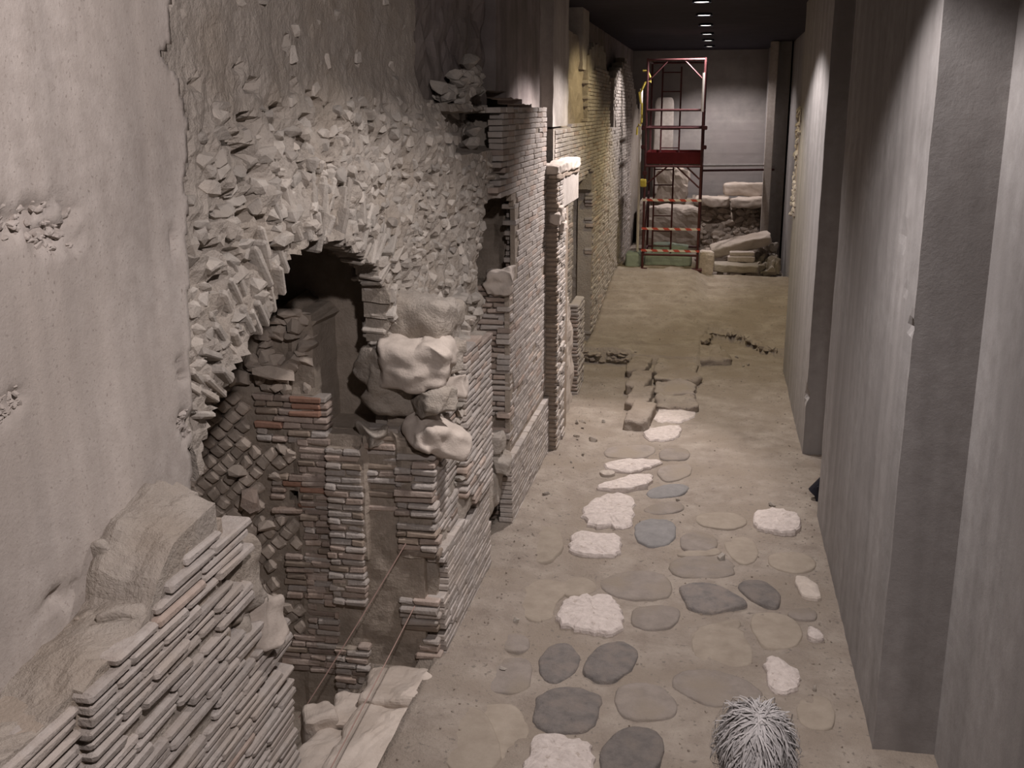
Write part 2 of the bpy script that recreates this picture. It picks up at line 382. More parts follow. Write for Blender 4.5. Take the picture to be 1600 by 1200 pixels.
PAVING=[
('dark',[(-0.91,5.50),(-0.77,5.63),(-0.62,5.61),(-0.52,5.55),(-0.53,5.37),(-0.55,5.18),(-0.67,5.12),(-0.80,5.14),(-0.89,5.19),(-0.92,5.38)]),
('dark',[(-0.91,6.14),(-0.81,6.16),(-0.73,6.03),(-0.71,5.86),(-0.76,5.73),(-0.83,5.64),(-0.94,5.71),(-0.98,5.89),(-0.96,6.05)]),
('dark',[(-0.67,6.00),(-0.60,6.17),(-0.49,6.24),(-0.40,6.19),(-0.35,6.08),(-0.37,5.88),(-0.45,5.76),(-0.53,5.68),(-0.62,5.71),(-0.68,5.82)]),
('mid',[(-1.30,5.77),(-1.24,5.87),(-1.13,5.93),(-1.03,5.91),(-0.98,5.72),(-0.98,5.52),(-1.12,5.48),(-1.25,5.49),(-1.30,5.64)]),
('mid',[(-0.47,5.66),(-0.34,5.76),(-0.19,5.75),(-0.11,5.63),(-0.09,5.49),(-0.12,5.38),(-0.26,5.34),(-0.38,5.33),(-0.44,5.44)]),
('dark',[(-0.42,5.19),(-0.31,5.29),(-0.20,5.25),(-0.14,5.13),(-0.15,4.97),(-0.18,4.84),(-0.34,4.77),(-0.46,4.79),(-0.50,5.01)]),
('white',[(-0.94,6.65),(-0.92,6.77),(-0.80,6.83),(-0.65,6.85),(-0.55,6.78),(-0.52,6.65),(-0.48,6.53),(-0.48,6.33),(-0.65,6.27),(-0.79,6.34),(-0.87,6.36),(-0.95,6.46)]),
('white',[(-0.88,5.04),(-0.76,5.08),(-0.65,5.06),(-0.54,5.04),(-0.52,4.90),(-0.49,4.71),(-0.86,4.64),(-0.89,4.76),(-0.85,4.85)]),
('mid',[(-1.29,6.11),(-1.23,6.21),(-1.10,6.21),(-1.05,6.06),(-1.11,5.97),(-1.24,5.98)]),
('earth',[(-1.41,5.27),(-1.20,5.37),(-1.03,5.38),(-0.93,5.24),(-0.88,4.99),(-0.91,4.83),(-1.14,4.68),(-1.28,4.71),(-1.39,5.01)]),
('earth',[(-1.30,6.91),(-1.16,7.09),(-0.86,7.05),(-0.96,6.83),(-0.99,6.61),(-0.97,6.46),(-1.11,6.38),(-1.26,6.59)]),
('mid',[(-0.14,5.79),(-0.09,5.92),(0.02,5.99),(0.14,5.96),(0.29,5.93),(0.37,5.83),(0.42,5.73),(0.34,5.65),(0.18,5.56),(0.07,5.56),(-0.03,5.65),(-0.13,5.72)]),
('white',[(0.43,6.17),(0.51,6.21),(0.58,6.10),(0.65,6.00),(0.64,5.88),(0.57,5.75),(0.46,5.77),(0.44,5.90)]),
('earth',[(-0.03,6.47),(0.11,6.64),(0.29,6.63),(0.36,6.39),(0.37,6.14),(0.26,6.04),(0.08,6.07),(-0.01,6.17)]),
('earth',[(0.35,6.79),(0.51,6.87),(0.68,6.77),(0.70,6.57),(0.65,6.38),(0.48,6.31),(0.39,6.40)]),
('white',[(0.74,6.65),(0.80,6.63),(0.85,6.51),(0.78,6.46),(0.72,6.49)]),
('dark',[(-0.15,7.12),(-0.02,7.20),(0.11,7.21),(0.24,7.11),(0.34,6.98),(0.35,6.89),(0.22,6.82),(0.14,6.74),(0.03,6.74),(-0.07,6.80),(-0.10,6.97)]),
('dark',[(0.27,7.25),(0.35,7.35),(0.48,7.35),(0.58,7.18),(0.59,7.02),(0.54,6.89),(0.45,6.93),(0.37,7.00)]),
('mid',[(-0.75,7.12),(-0.51,7.39),(-0.22,7.35),(-0.17,6.96),(-0.40,6.85),(-0.66,6.92)]),
('mid',[(-0.25,7.47),(-0.16,7.67),(0.03,7.75),(0.23,7.71),(0.29,7.51),(0.23,7.37),(0.04,7.31),(-0.16,7.30)]),
('blue',[(-0.56,8.12),(-0.52,8.34),(-0.41,8.43),(-0.26,8.41),(-0.19,8.26),(-0.21,7.95),(-0.32,7.80),(-0.45,7.82)]),
('mid',[(-0.16,8.09),(-0.03,8.23),(0.13,8.14),(0.15,7.88),(0.02,7.80),(-0.15,7.79)]),
('white',[(0.42,8.59),(0.53,8.76),(0.65,8.82),(0.78,8.73),(0.85,8.59),(0.78,8.30),(0.67,8.24),(0.55,8.31),(0.43,8.37)]),
('mid',[(-0.47,9.68),(-0.35,9.87),(-0.15,9.95),(-0.09,9.70),(-0.20,9.45),(-0.37,9.37)]),
('blue',[(-0.52,9.04),(-0.40,9.28),(-0.15,9.39),(-0.12,9.20),(-0.24,8.97),(-0.45,8.91)]),
('mid',[(-0.52,8.60),(-0.40,8.82),(-0.19,8.88),(-0.13,8.71),(-0.25,8.55),(-0.44,8.50)]),
('earth',[(-0.08,8.49),(0.05,8.67),(0.32,8.68),(0.40,8.51),(0.32,8.31),(0.03,8.30)]),
('earth',[(0.17,8.05),(0.31,8.21),(0.45,8.13),(0.46,7.75),(0.35,7.58),(0.23,7.77)]),
('earth',[(0.49,7.76),(0.62,7.91),(0.86,7.92),(0.89,7.65),(0.75,7.51),(0.56,7.56)]),
('pale',[(0.69,7.43),(0.76,7.47),(0.86,7.34),(0.89,7.12),(0.75,7.08),(0.71,7.23)]),
('mid',[(0.62,6.88),(0.71,6.96),(0.82,6.94),(0.81,6.77),(0.71,6.77),(0.62,6.78)]),
('mid',[(-0.46,6.72),(-0.26,6.82),(-0.11,6.77),(-0.11,6.56),(-0.28,6.40),(-0.44,6.47)]),
('white',[(-1.03,8.35),(-1.01,8.65),(-0.91,8.90),(-0.73,8.98),(-0.58,8.87),(-0.59,8.60),(-0.56,8.28),(-0.62,8.13),(-0.76,8.20),(-0.87,8.12),(-0.96,8.29)]),
('white',[(-1.04,7.81),(-1.00,8.00),(-0.83,8.00),(-0.67,7.99),(-0.60,7.86),(-0.62,7.61),(-0.69,7.53),(-0.87,7.54),(-1.01,7.60)]),
('white',[(-0.97,9.07),(-0.86,9.23),(-0.65,9.47),(-0.47,9.53),(-0.46,9.26),(-0.62,9.09),(-0.76,9.01),(-0.94,9.01)]),
('white',[(-0.98,9.62),(-0.89,9.87),(-0.64,9.96),(-0.36,9.93),(-0.50,9.73),(-0.66,9.55),(-0.84,9.54)]),
('pale',[(-0.99,9.51),(-0.90,9.56),(-0.82,9.48),(-0.85,9.39),(-0.96,9.39)]),
('white',[(-0.67,10.84),(-0.55,11.09),(-0.27,11.24),(-0.25,10.98),(-0.30,10.68),(-0.48,10.55),(-0.62,10.66)]),
('white',[(-0.58,11.54),(-0.54,11.99),(-0.40,12.32),(-0.19,12.20),(-0.12,11.84),(-0.11,11.63),(-0.24,11.36),(-0.41,11.30),(-0.56,11.31)]),
('mid',[(-1.01,10.16),(-0.98,10.35),(-0.51,10.49),(-0.48,10.20),(-0.61,10.00),(-0.97,9.95)]),
('mid',[(-0.46,10.35),(-0.18,10.46),(-0.13,10.21),(-0.19,10.02),(-0.44,9.97)]),
('earth',[(-1.03,7.07),(-0.84,7.22),(-0.72,7.02),(-0.75,6.90),(-0.95,6.81)]),
('earth',[(-1.46,7.92),(-1.19,8.11),(-1.05,7.72),(-1.12,7.34),(-1.33,7.36)]),
('earth',[(-0.07,6.44),(0.22,6.73),(0.31,6.70),(0.26,6.51),(0.03,6.33)]),
('earth',[(0.59,5.73),(0.78,5.83),(0.83,5.63),(0.78,5.43),(0.60,5.43)]),
('earth',[(-1.40,5.22),(-1.18,5.29),(-0.96,4.74),(-1.17,4.62),(-1.36,4.78)]),
('earth',[(-0.17,7.76),(0.13,7.94),(0.18,7.76),(-0.16,7.66)])]

def chaikin(P, k=2):
    for _ in range(k):
        Q = []
        for i in range(len(P)):
            a = Vector(P[i]); b = Vector(P[(i+1) % len(P)]); Q += [a*.75+b*.25, a*.25+b*.75]
        P = Q
    return P
def paver(name, P, top, m, seed, jag=0., dome=.012, rough=.006, label=None):
    jagged = jag > 0
    P = chaikin([Vector(p) for p in P], 2); c = sum(P, Vector((0, 0)))/len(P)
    P = [c+(p-c)*(1+.07*noise.noise(Vector((p.x*7, p.y*7, seed+.5)))+.05*noise.noise(Vector((p.x*18, p.y*18, seed+.5)))) for p in P]
    c = sum(P, Vector((0, 0)))/len(P); n = len(P); z0 = zf(c.x, c.y)
    rings = [(1.03, -.04), (1.0, top*.4), (.95, top*.85), (.86, top), (.66, top+dome*.6), (.42, top+dome), (.2, top+dome)]
    V = []
    for k, (s, z) in enumerate(rings):
        for i, p in enumerate(P):
            q = c+(p-c)*s
            if jagged:
                e = 1+jag*noise.noise(Vector((p.x*22, p.y*22, seed)))*(1 if k < 5 else .3); q = c+(p-c)*s*e
            zz = z0+z+(noise.noise(Vector((q.x*9, q.y*9, seed)))*rough+noise.noise(Vector((q.x*30, q.y*30, seed)))*rough*.7 if k > 1 else 0)
            V.append((q.x, q.y, zz))
    V.append((c.x, c.y, z0+top+dome)); Fc = []
    for k in range(len(rings)-1):
        for i in range(n):
            Fc.append([k*n+i, k*n+(i+1) % n, (k+1)*n+(i+1) % n, (k+1)*n+i])
    b = (len(rings)-1)*n
    for i in range(n): Fc.append([b+i, b+(i+1) % n, len(V)-1])
    bm = bmesh.new(); me = mesh(name, V, Fc, m, False); bm.from_mesh(me); bmesh.ops.recalc_face_normals(bm, faces=bm.faces); bm.to_mesh(me); bm.free()
    me.polygons.foreach_set('use_smooth', [not jagged]*len(me.polygons))
    put(name, me, floor, None, label)
PK = {'dark': ('basalt', .020, .008), 'mid': ('paving', .015, .005), 'blue': ('basalt_blue', .018, .010), 'earth': ('paving_earth', .010, .004)}
for i, (k, P) in enumerate(PAVING):
    if k == 'white': paver('white_stone', P, .035, 'white_stone', i, .16, .014, .012, 'white crumbling stone patch')
    elif k == 'pale': paver('white_stone', P, .026, 'pale_stone', i, .12, .01, .008, 'pale worn stone')
    else: paver('paving_stone', P, PK[k][1], PK[k][0], i, 0, PK[k][2], .006)
# kerb blocks and the raised slabs at the end of the paving
rr = random.Random(11)
for i, (x, y, sx, sy, h, a) in enumerate([(-.90, 13.65, .27, .92, .10, -.07), (-.84, 12.85, .26, .88, .12, -.08), (-.78, 12.1, .26, .86, .125, -.06), (-.72, 11.35, .27, .84, .135, -.08)]):
    put('kerb_block', block_mesh('kerb_block', (sx, sy, h+.06), 'earth', .04, .028, 5, i, 0, True), floor, Matrix.Translation((x, y, zf(x, y)-.06)) @ Matrix.Rotation(a, 4, 'Z'))
for i, (x, y, sx, sy, h, a) in enumerate([(-.40, 13.4, .56, 1.1, .10, .05), (-.38, 12.6, .50, .6, .09, .0), (-.36, 12.05, .48, .6, .06, .04), (.0, 14.45, .5, .9, .07, .25)]):
    put('raised_slab', block_mesh('raised_slab', (sx, sy, h+.08), ('earth', 'paving', 'earth', 'earth')[i], .04, .05, 4, i+20, 0, True), floor, Matrix.Translation((x, y, zf(x, y)-.08)) @ Matrix.Rotation(a, 4, 'Z'))
for i in range(26):
    x, y = R.choice([(R.uniform(-1.45, -1.1), R.uniform(10.4, 11.2)), (R.uniform(.1, .9), R.uniform(14, 15)), (R.uniform(-1.3, .8), R.uniform(5, 16)), (R.uniform(-1.4, -1.1), R.uniform(6, 10))])
    s = R.uniform(.025, .06)*(1.6 if i < 4 else 1)
    put('pebble', R.choice(rocks_of('mortar')), floor, Matrix.Translation((x, y, zf(x, y)+s*.2)) @ Euler((R.random()*3, R.random()*3, R.random()*3)).to_matrix().to_4x4() @ Matrix.Diagonal((s*1.4, s, s*.8, 1)))

V = []; Fc = []; rr = random.Random(77)
for i in range(380):
    x = rr.uniform(-1.5, .95); y = 4.5+12*rr.random()**1.5
    if rr.random() < .4: x = rr.choice((rr.gauss(-1.35, .1), rr.gauss(.85, .06)))
    s = rr.uniform(.006, .015); me = rr.choice(rocks_of('earth')); b = len(V)
    mx = Matrix.Translation((x, y, zf(x, y)+s*.2)) @ Euler((rr.random()*3, rr.random()*3, rr.random()*3)).to_matrix().to_4x4() @ Matrix.Diagonal((s*1.5, s*1.2, s, 1))
    V += [tuple(mx @ v.co) for v in me.vertices]; Fc += [[b+k for k in p.vertices] for p in me.polygons]
put('dirt_clods', mesh('dirt_clods', V, Fc, 'earth'), floor, None, None, 'stuff')
rr = random.Random(66)
for i in range(26):                                                  # broken crust edge and the low rubble step
    t = (i+.5)/26*5; k = min(4, int(t)); (a, b), (c, d) = LIP[k], LIP[k+1]; f = t-k; x = a+(c-a)*f; y = b+(d-b)*f
    put('crust_piece', rr.choice(rocks_of('earth')), floor, Matrix.Translation((x, y+.07, .115+rr.uniform(-.01, .015))) @ Matrix.Rotation(rr.uniform(-.5, .5), 4, 'Z') @ Matrix.Diagonal((rr.uniform(.10, .18), .26, .075, 1)))
for i in range(34):
    put('step_stone', rr.choice(rocks_of('mortar_dark')), floor, Matrix.Translation((rr.uniform(-1.72, -1.06), 14.03+rr.uniform(-.03, .04), rr.uniform(.02, .15))) @ Euler((rr.uniform(-.3, .3), rr.uniform(-.3, .3), rr.uniform(-.5, .5))).to_matrix().to_4x4() @ Matrix.Diagonal((rr.uniform(.06, .14), .09, rr.uniform(.03, .06), 1)))
# ------------------------------------------------------------------ modern shell
wo = put('light_block_wall', box_mesh('light_block_wall', -3.7, -3.45, -2.6, 24.8, -.8, 4.65, 'mortar_dark')); tag(wo, 'unseen backing behind the ruined walls, added to keep outside light out', 'wall', None, 'structure')  # unseen backing added to stop world light leaking into the voids
ceil = put('ceiling', box_mesh('ceiling', -3.6, 2.0, -3, 24.8, 4.65, 4.8, 'ceiling_paint')); tag(ceil, 'dark painted ceiling with a row of small downlights', 'ceiling', None, 'structure')
CHIPS = [(2.60, 3.11, .20, .06, .035), (2.68, 3.04, .13, .04, .035), (2.42, 2.65, .06, .03, .03), (2.36, 2.62, .05, .03, .03), (2.3, 2.9, .05, .02, .02), (3.31, 2.31, .05, .05, .03), (3.32, 2.5, .03, .05, .03), (3.32, 2.26, .04, .05, .03), (3.34, 2.95, .02, .06, .03), (2.5, 2.02, .1, .03, .03), (2.66, 2.4, .01, .01, .01)]
def chip_depth(u, v):
    d = fbm((u, v, 0), 2.)*.006+fbm((u, v, 5), 30, 2)*.0015
    for a, b, ra, rb, dd in CHIPS:
        q = math.hypot((u-a)/ra, (v-b)/rb)+noise.noise(Vector((u*22, v*22, 2)))*.9
        if q < 1: d -= dd*(1-q)**.6*(1+1.3*noise.noise(Vector((u*38, v*38, 7))))
    return d
def conc_mask(u, v):
    lim = interp([(1.6, 3.30), (2.0, 3.30), (2.3, 3.36), (2.9, 3.42), (3.2, 3.47), (3.35, 3.50), (3.5, 3.46), (3.58, 3.34), (3.62, 3.44), (4.7, 3.56)], v)
    return u < lim+noise.noise(Vector((1, v*9, 3)))*.025
wall_left = relief('wall_left', FX(-1.84), 1.6, 3.64, 1.55, 4.65, .022, 'concrete', chip_depth, conc_mask, .028, .006, smooth=True)
tag(wall_left, 'pinkish grey cast concrete wall with chipped patches above the low brick wall', 'wall', None, 'structure')
put('rear_panel', box_mesh('rear_panel', -2.14, -1.84, -2.5, 1.6, 1.2, 4.65, 'concrete'), wall_left)
rr = random.Random(5); bag = Bag('aggregate_stone', 'aggregate_stones')
for a, b, ra, rb, dd in CHIPS[:6]:
    for k in range(int(12+ra*120)):
        u = a+rr.uniform(-ra, ra)*.9; v = b+rr.uniform(-rb, rb)*.9
        rock_at(bag, FX(-1.84), u, v, -dd*.55, (rr.uniform(.015, .04), rr.uniform(.010, .022), .03), 'concrete', rr)
bag.flush(wall_left, 60)
rear = put('wall_rear', box_mesh('wall_rear', -3.7, 1.6, -3.0, -2.6, -.8, 1.7, 'concrete_grey')); tag(rear, 'low concrete parapet wall closing the near end of the passage', 'wall', None, 'structure')

# right side: recessed wall and pillars
wr = put('wall_right', box_mesh('wall_right', 1.30, 1.6, -2.6, 16.5, -.3, 4.65, 'concrete_grey')); tag(wr, 'grey concrete wall recessed between the pillars', 'wall', None, 'structure')
put('far_section', box_mesh('far_section', 1.34, 1.6, 16.5, 24.6, -.3, 4.65, 'concrete_grey'), wr)
def pillar(y0, y1, label, chip=None, m='concrete_grey'):
    def dep(u, v):
        d = fbm((u, v, y0), 3.)*.004
        if chip:
            for a, b, ra, rb, dd in chip:
                q = math.hypot((-u-a)/ra, (v-b)/rb)+noise.noise(Vector((u*14, v*14, 2)))*.5
                if q < 1: d -= dd*(1-q)
        return d
    o = relief('pillar', FXm(.98), -y1, -y0, -.3, 4.65, .05, m, dep, None, .33, 0, smooth=False)
    return tag(o, label, 'pillar', None, 'structure')
pillar(5.31, 8.76, 'widest lit concrete pillar, beside the row of dark paving stones', [(5.36, 2.35, .07, .05, .03), (5.8, 2.75, .1, .08, .012), (5.6, 2.5, .06, .05, .01)])
pillar(10.45, 13.9, 'concrete pillar face with a broken chip on its lower corner, beyond the widest pillar', [(10.5, .62, .12, .1, .07)])
pillar(21.7, 24.2, 'slim far concrete pillar beside the tumbled stone slabs')
pillar(-2.5, 1.4, 'concrete pillar close beside the viewpoint at the passage entrance')
tr = put('trim_1', box_mesh('trim_1', .90, 1.05, 21.42, 21.62, .55, 4.64, 'concrete', .01)); tag(tr, 'pale upright post in front of the far pillar beside the poles', 'post', None, 'structure')
# patch of old masonry left in the far recess
rr = random.Random(8)
om = thing('masonry_patch', (1.0, 13.7, 0), 'rough patch of old masonry set in the right concrete wall near its far end', 'masonry'); bag = Bag('stone', 'stones')
put('patch_core', box_mesh('patch_core', .965, 1.02, 13.55, 13.92, 2.1, 3.4, 'mortar'), om)
for k in range(70): rock_at(bag, FXm(.96), -rr.uniform(13.55, 13.92), rr.uniform(2.1, 3.4), -.01, (rr.uniform(.07, .14), rr.uniform(.05, .1), .06), 'rubble', rr)
bag.flush(om, 80)
# back wall, board marked
def back_depth(u, v): return .004*(1 if int(v*4.5) % 2 else 0)+fbm((u, v, 2), 2)*.01
wb = relief('wall_back', FY(24.4), -3.2, 1.5, -.2, 4.65, .055, 'board_concrete', back_depth, None, .3); tag(wb, 'grey board-marked concrete wall closing the far end', 'wall', None, 'structure')

# ------------------------------------------------------------------ ruin 1: low brick wall in front
TOPF = [(1.0, 1.86), (1.9, 1.87), (2.21, 1.90), (2.47, 1.93), (2.70, 1.98), (2.76, 2.05), (2.88, 2.09), (3.02, 2.09), (3.10, 2.04), (3.2, 2.02)]
FAR = [(0, 3.50), (.9, 3.48), (1.40, 3.47), (1.47, 3.40), (1.54, 3.24), (1.60, 3.13), (2.15, 3.16)]
low = thing('low_brick_wall', (-1.7, 2.4, 0), 'low broken wall of long thin bricks with a mortar top, below the concrete wall', 'wall')
HOLES = [(2.78, 1.70, .07, .03), (2.7, 1.565, .10, .022), (2.84, 1.43, .10, .024), (3.02, 1.86, .04, .028), (2.5, 1.66, .06, .016), (3.12, 1.22, .05, .02), (3.3, 1.32, .035, .03), (2.62, 1.43, .12, .02)]
def low_mask(u, v):
    if v > interp(TOPF, u)+.005: return False
    if u > interp(FAR, v)+noise.noise(Vector((3, v*22, 1)))*.03: return False
    return not any(abs(u-a) < ra and abs(v-b) < rb for a, b, ra, rb in HOLES)
bag = Bag('brick', 'bricks')
MW = [('brick', 8), ('brick_pink', .6)]
courses(bag, FX(-1.575), 2.21, 3.52, .1228, 2.15, .0355, MW, low_mask, 0, .003, .010, None, (3, 4, 4, 5), .0048, 3, .006, .012, .12)
courses(bag, FX(-1.603), 1.2, 2.20, .1335, 1.9, .0355, MW, low_mask, 0, .002, .01, None, (3, 4, 4, 5), .0046, 4, .005, .012, .12)
bag.flush(low, 300)
def low_top(x, y):
    z = interp([(1, 1.85), (2.1, 1.885), (2.58, 1.95), (2.64, 2.02), (2.76, 2.10), (3.0, 2.14), (3.2, 2.13)], y+.1*noise.noise(Vector((x*6, 0, 1)))-.12*(-1.6-x))
    if y > 2.62: z += .05*min(1, (-1.6-x)/.2)
    z += .03*noise.noise(Vector((x*5, y*3, 8)))
    return z+fbm((x, y, 0), 4)*.02+fbm((x, y, 4), 14, 3)*.010
relief('mortar_core', FZ, -1.848, -1.60, 1.0, 3.08, .026, 'mortar', low_top, lambda u, v: v < 3.03+noise.noise(Vector((u*9, 0, 0)))*.05 and not (v < 2.21 and u > -1.625), -.3, .01, low, smooth=False)
relief('lower_core', FX(-1.602), 1.0, 3.42, -.2, 1.5, .05, 'mortar_dark', lambda u, v: fbm((u, v, 3), 8)*.008-(.03 if u < 2.21 else 0)-(.07 if any(abs(u-a) < ra*1.2 and abs(v-b) < rb*1.6 for a, b, ra, rb in HOLES) else 0), lambda u, v: u < interp(FAR, v)-.10, .25, .01, low)
relief('upper_core', FX(-1.602), 1.0, 3.07, 1.45, 2.06, .03, 'mortar_dark', lambda u, v: fbm((u, v, 3), 8)*.008-(.03 if u < 2.21 else 0)-(.07 if any(abs(u-a) < ra*1.2 and abs(v-b) < rb*1.6 for a, b, ra, rb in HOLES) else 0), lambda u, v: v < interp(TOPF, u)-.02, .22, .008, low)
rr = random.Random(4)
for i, (x, y, z, sx, sy, sz, m) in enumerate([(-1.66, 3.20, 1.60, .16, .24, .30, 'mortar'), (-1.64, 3.34, 1.46, .2, .16, .16, 'pale_stone'), (-1.80, 3.30, 1.35, .3, .3, .32, 'mortar'), (-1.7, 3.42, 1.28, .16, .10, .16, 'pale_stone'), (-1.85, 2.72, 1.90, .16, .12, .2, 'mortar'), (-1.70, 2.60, 1.87, .12, .16, .1, 'mortar')]):
    put('mortar_lump', block_mesh('mortar_lump', (sx, sy, sz), m, .02, .045, 6, i+3, 0, True), low, Matrix.Translation((x, y, z)) @ Euler((rr.uniform(-.2, .2), rr.uniform(-.2, .2), rr.uniform(-.4, .4))).to_matrix().to_4x4())

# ------------------------------------------------------------------ ruin 2: rubble wall with the broken arch
OPEN = [(3.30, .0), (3.36, 1.95), (3.44, 2.08), (3.53, 2.27), (3.78, 2.40), (3.97, 2.50), (4.18, 2.58), (4.36, 2.75), (4.55, 2.80), (4.73, 2.80), (5.0, 2.77), (5.3, 2.66), (5.6, 2.55), (5.72, 2.42), (5.78, 2.2), (5.82, 1.9), (5.9, 1.6), (6.0, 0)]
VOID2 = [(7.25, 0), (7.22, 1.75), (7.3, 2.1), (7.34, 2.4), (7.45, 2.62), (7.62, 2.74), (8.25, 2.74), (8.42, 2.6), (8.42, 2.1), (8.14, 2.0), (8.14, 0)]
arch = thing('rubble_wall', (-1.9, 5.0, 1.8), 'tall rough rubble wall with a broken brick arch over a dark opening', 'wall')
rr = random.Random(19); PITS = {}
for k in range(260):
    a = rr.uniform(3.48, 7.6); b = rr.uniform(2.1, 3.5) if rr.random() < .88 else rr.uniform(3.5, 4.5)
    w_ = rr.uniform(.03, .065)*(1.3 if a < 5 else .85); h_ = rr.uniform(.016, .032); q = (a, b, w_, h_, rr.uniform(.04, .09), rr.uniform(-.3, .3))
    for i in range(int((a-.1)*8), int((a+.1)*8)+1):
        for j in range(int((b-.1)*8), int((b+.1)*8)+1): PITS.setdefault((i, j), []).append(q)
def pit(u, v):
    d = 0
    for a, b, w_, h_, dd, sl in PITS.get((int(u*8), int(v*8)), ()):
        e = abs(u-a)/w_+abs(v-b-sl*(u-a))/h_*.8
        if e < 1.15: d = max(d, dd*min(1, (1.15-e)*2.2))
    return d
def rub_depth(u, v):
    d = interp([(3.4, 0), (5.8, .02), (6.4, .12), (7.2, .22), (7.6, .2)], u)
    f = max(0, min(1, (v-3.3)/.3)); d = d*(1-.7*f)-.02*f
    if 6.7 < u < 8.2 and 3.12 < v < 3.38: d -= .22
    k = 1-.72*f
    return d+fbm((u, v, 0), 3.2)*.035*k+fbm((u, v, 7), 11, 4)*.026*k-pit(u, v)
def rub_mask(u, v):
    if inpoly(u, v, OPEN) or inpoly(u, v, VOID2): return False
    if v < 1.5: return False
    if u < 3.42 and v < 2.2: return False
    e = interp([(1.4, 7.2), (2.6, 7.75), (2.78, 8.3), (3.40, 8.3), (3.46, 6.45), (4.7, 6.5)], v)
    return u < e+noise.noise(Vector((0, v*7, 4)))*.05
relief('rubble_core', FX(-1.87), 3.36, 8.4, 1.5, 4.64, .024, 'mortar', rub_depth, rub_mask, .13, .02, arch)
bag = Bag('rubble_stone', 'rubble_stones'); rr = random.Random(21)
v = 2.02
while v < 4.5:
    hrow = rr.uniform(.055, .08); u = 3.44
    while u < 8.1:
        l = rr.uniform(.06, .15)*(1.2 if u < 4.5 else .8)
        uu = u+l/2; vv = v+hrow/2+rr.gauss(0, .012)+.02*noise.noise(Vector((u*1.3, v, 2)))
        p = .85 if v < 3.28 else (.5 if v < 3.45 else .14)
        if 6.7 < uu < 8.3 and v > 3.0: p *= .6
        if rub_mask(uu-l*.3, vv) and rub_mask(uu+l*.3, vv) and rub_mask(uu, vv-.04) and rr.random() < p:
            if pit(uu, vv) < .02: rock_at(bag, FX(-1.87), uu, vv, rub_depth(uu, vv)-.022+rr.gauss(0, .008), (l*rr.uniform(.95, 1.2), hrow*rr.uniform(.9, 1.2), rr.uniform(.075, .10)), 'rubble', rr, .16)
        u += l+rr.uniform(0, .025)
    v += hrow
bag.flush(arch, 300)
# the ring of broken bricks round the arch
bag = Bag('arch_brick', 'arch_bricks'); rr = random.Random(31)
RING = OPEN[3:16]; seglen = 0; pts = []
for (a, b), (c, d) in zip(RING, RING[1:]):
    n = max(1, int(math.hypot(c-a, d-b)/.043))
    for k in range(n): pts.append((a+(c-a)*k/n, b+(d-b)*k/n))
for (a, b) in pts:
    dx, dz = a-4.65, b-1.75; q = math.hypot(dx/1.2, dz); ang = math.atan2(dz, dx)+rr.gauss(0, .08)
    for lay in range(2):
        if rr.random() < .12: continue
        l = rr.choice((1, 2, 2, 3)); off = .07+lay*.16+rr.uniform(-.03, .05)
        uu = a+math.cos(ang)*off; vv = b+math.sin(ang)*off
        me = rr.choice(bricks_of('rubble')[l])
        rot = FX(0).to_3x3() @ Matrix.Rotation(ang, 3, 'Z') @ Matrix(((1, 0, 0), (0, 0, 1), (0, -1, 0))) @ Euler((rr.gauss(0, .1), rr.gauss(0, .08), rr.gauss(0, .1))).to_matrix()
        bag.add(me, Matrix.Translation(FX(-1.87) @ Vector((uu, vv, rub_depth(uu, vv)-.058+rr.gauss(0, .012)))) @ rot.to_4x4() @ Matrix.Diagonal((1, 1.3, .9, 1)))
bag.flush(arch, 300)

# ------------------------------------------------------------------ ruin 3: cross wall with diamond stonework
cross = thing('cross_wall', (-2.4, 5.8, -.5), 'inner wall of diamond-set stone blocks and brick bands seen through the opening', 'wall')
YC = 5.78
HOLE2 = [(-2.57, -2.49, 1.02, 1.11)]
relief('wall_core', FY(YC), -3.4, -1.68, -.55, 3.3, .035, 'mortar_dark', lambda u, v: fbm((u, v, 1), 7)*.014+.004-(.03 if v > 1.75 else 0)-(.018 if u < -2.5 else 0)-(.42 if (u > -2.33+.03*noise.noise(Vector((0, v*9, 2))) and v > 1.50) or v > 2.24+.1*noise.noise(Vector((u*7, 0, 2))) else 0), lambda u, v: not (v > 2.3 and u > -1.93) and not any(a < u < b and c < v < d for a, b, c, d in HOLE2), .35, .01, cross)  # upper right part set back so that it falls in shade
bands = [(1.41, 1.73, -2.73, -2.26), (.94, 1.20, -2.66, -2.26), (.36, .67, -2.60, -2.26), (-.16, .10, -2.66, -2.26)]
bag = Bag('brick', 'bricks')
BM = [('brick_pink', 6), ('brick', 2), ('brick_brown', 1.5), ('brick_red', .2)]
nothole = lambda u, v: not any(a-.01 < u < b+.01 and c-.01 < v < d+.01 for a, b, c, d in HOLE2)
for i, (a, b, c, d) in enumerate(bands): courses(bag, FY(YC), c, d, a, b, .0445, BM, nothole, .02, .006, .04, None, (1, 2, 3, 3, 4), .007, 40+i)
courses(bag, FY(YC), -2.46, -2.26, -.16, 1.42, .0445, BM, nothole, .022, .006, .02, None, (1, 2, 2), .007, 50)
courses(bag, FY(YC), -2.50, -2.30, 1.585, 1.72, .0445, [('brick_red', 1)], None, .03, .004, .0, None, (3,), .009, 51)
courses(bag, FY(YC+.42), -2.33, -1.95, 1.40, 2.3, .046, [('brick_brown', 1)], None, .01, .006, .05, None, (2, 3, 3), .009, 55)  # set-back strip in browner bricks, its shade partly in the colour
bag.flush(cross, 300)
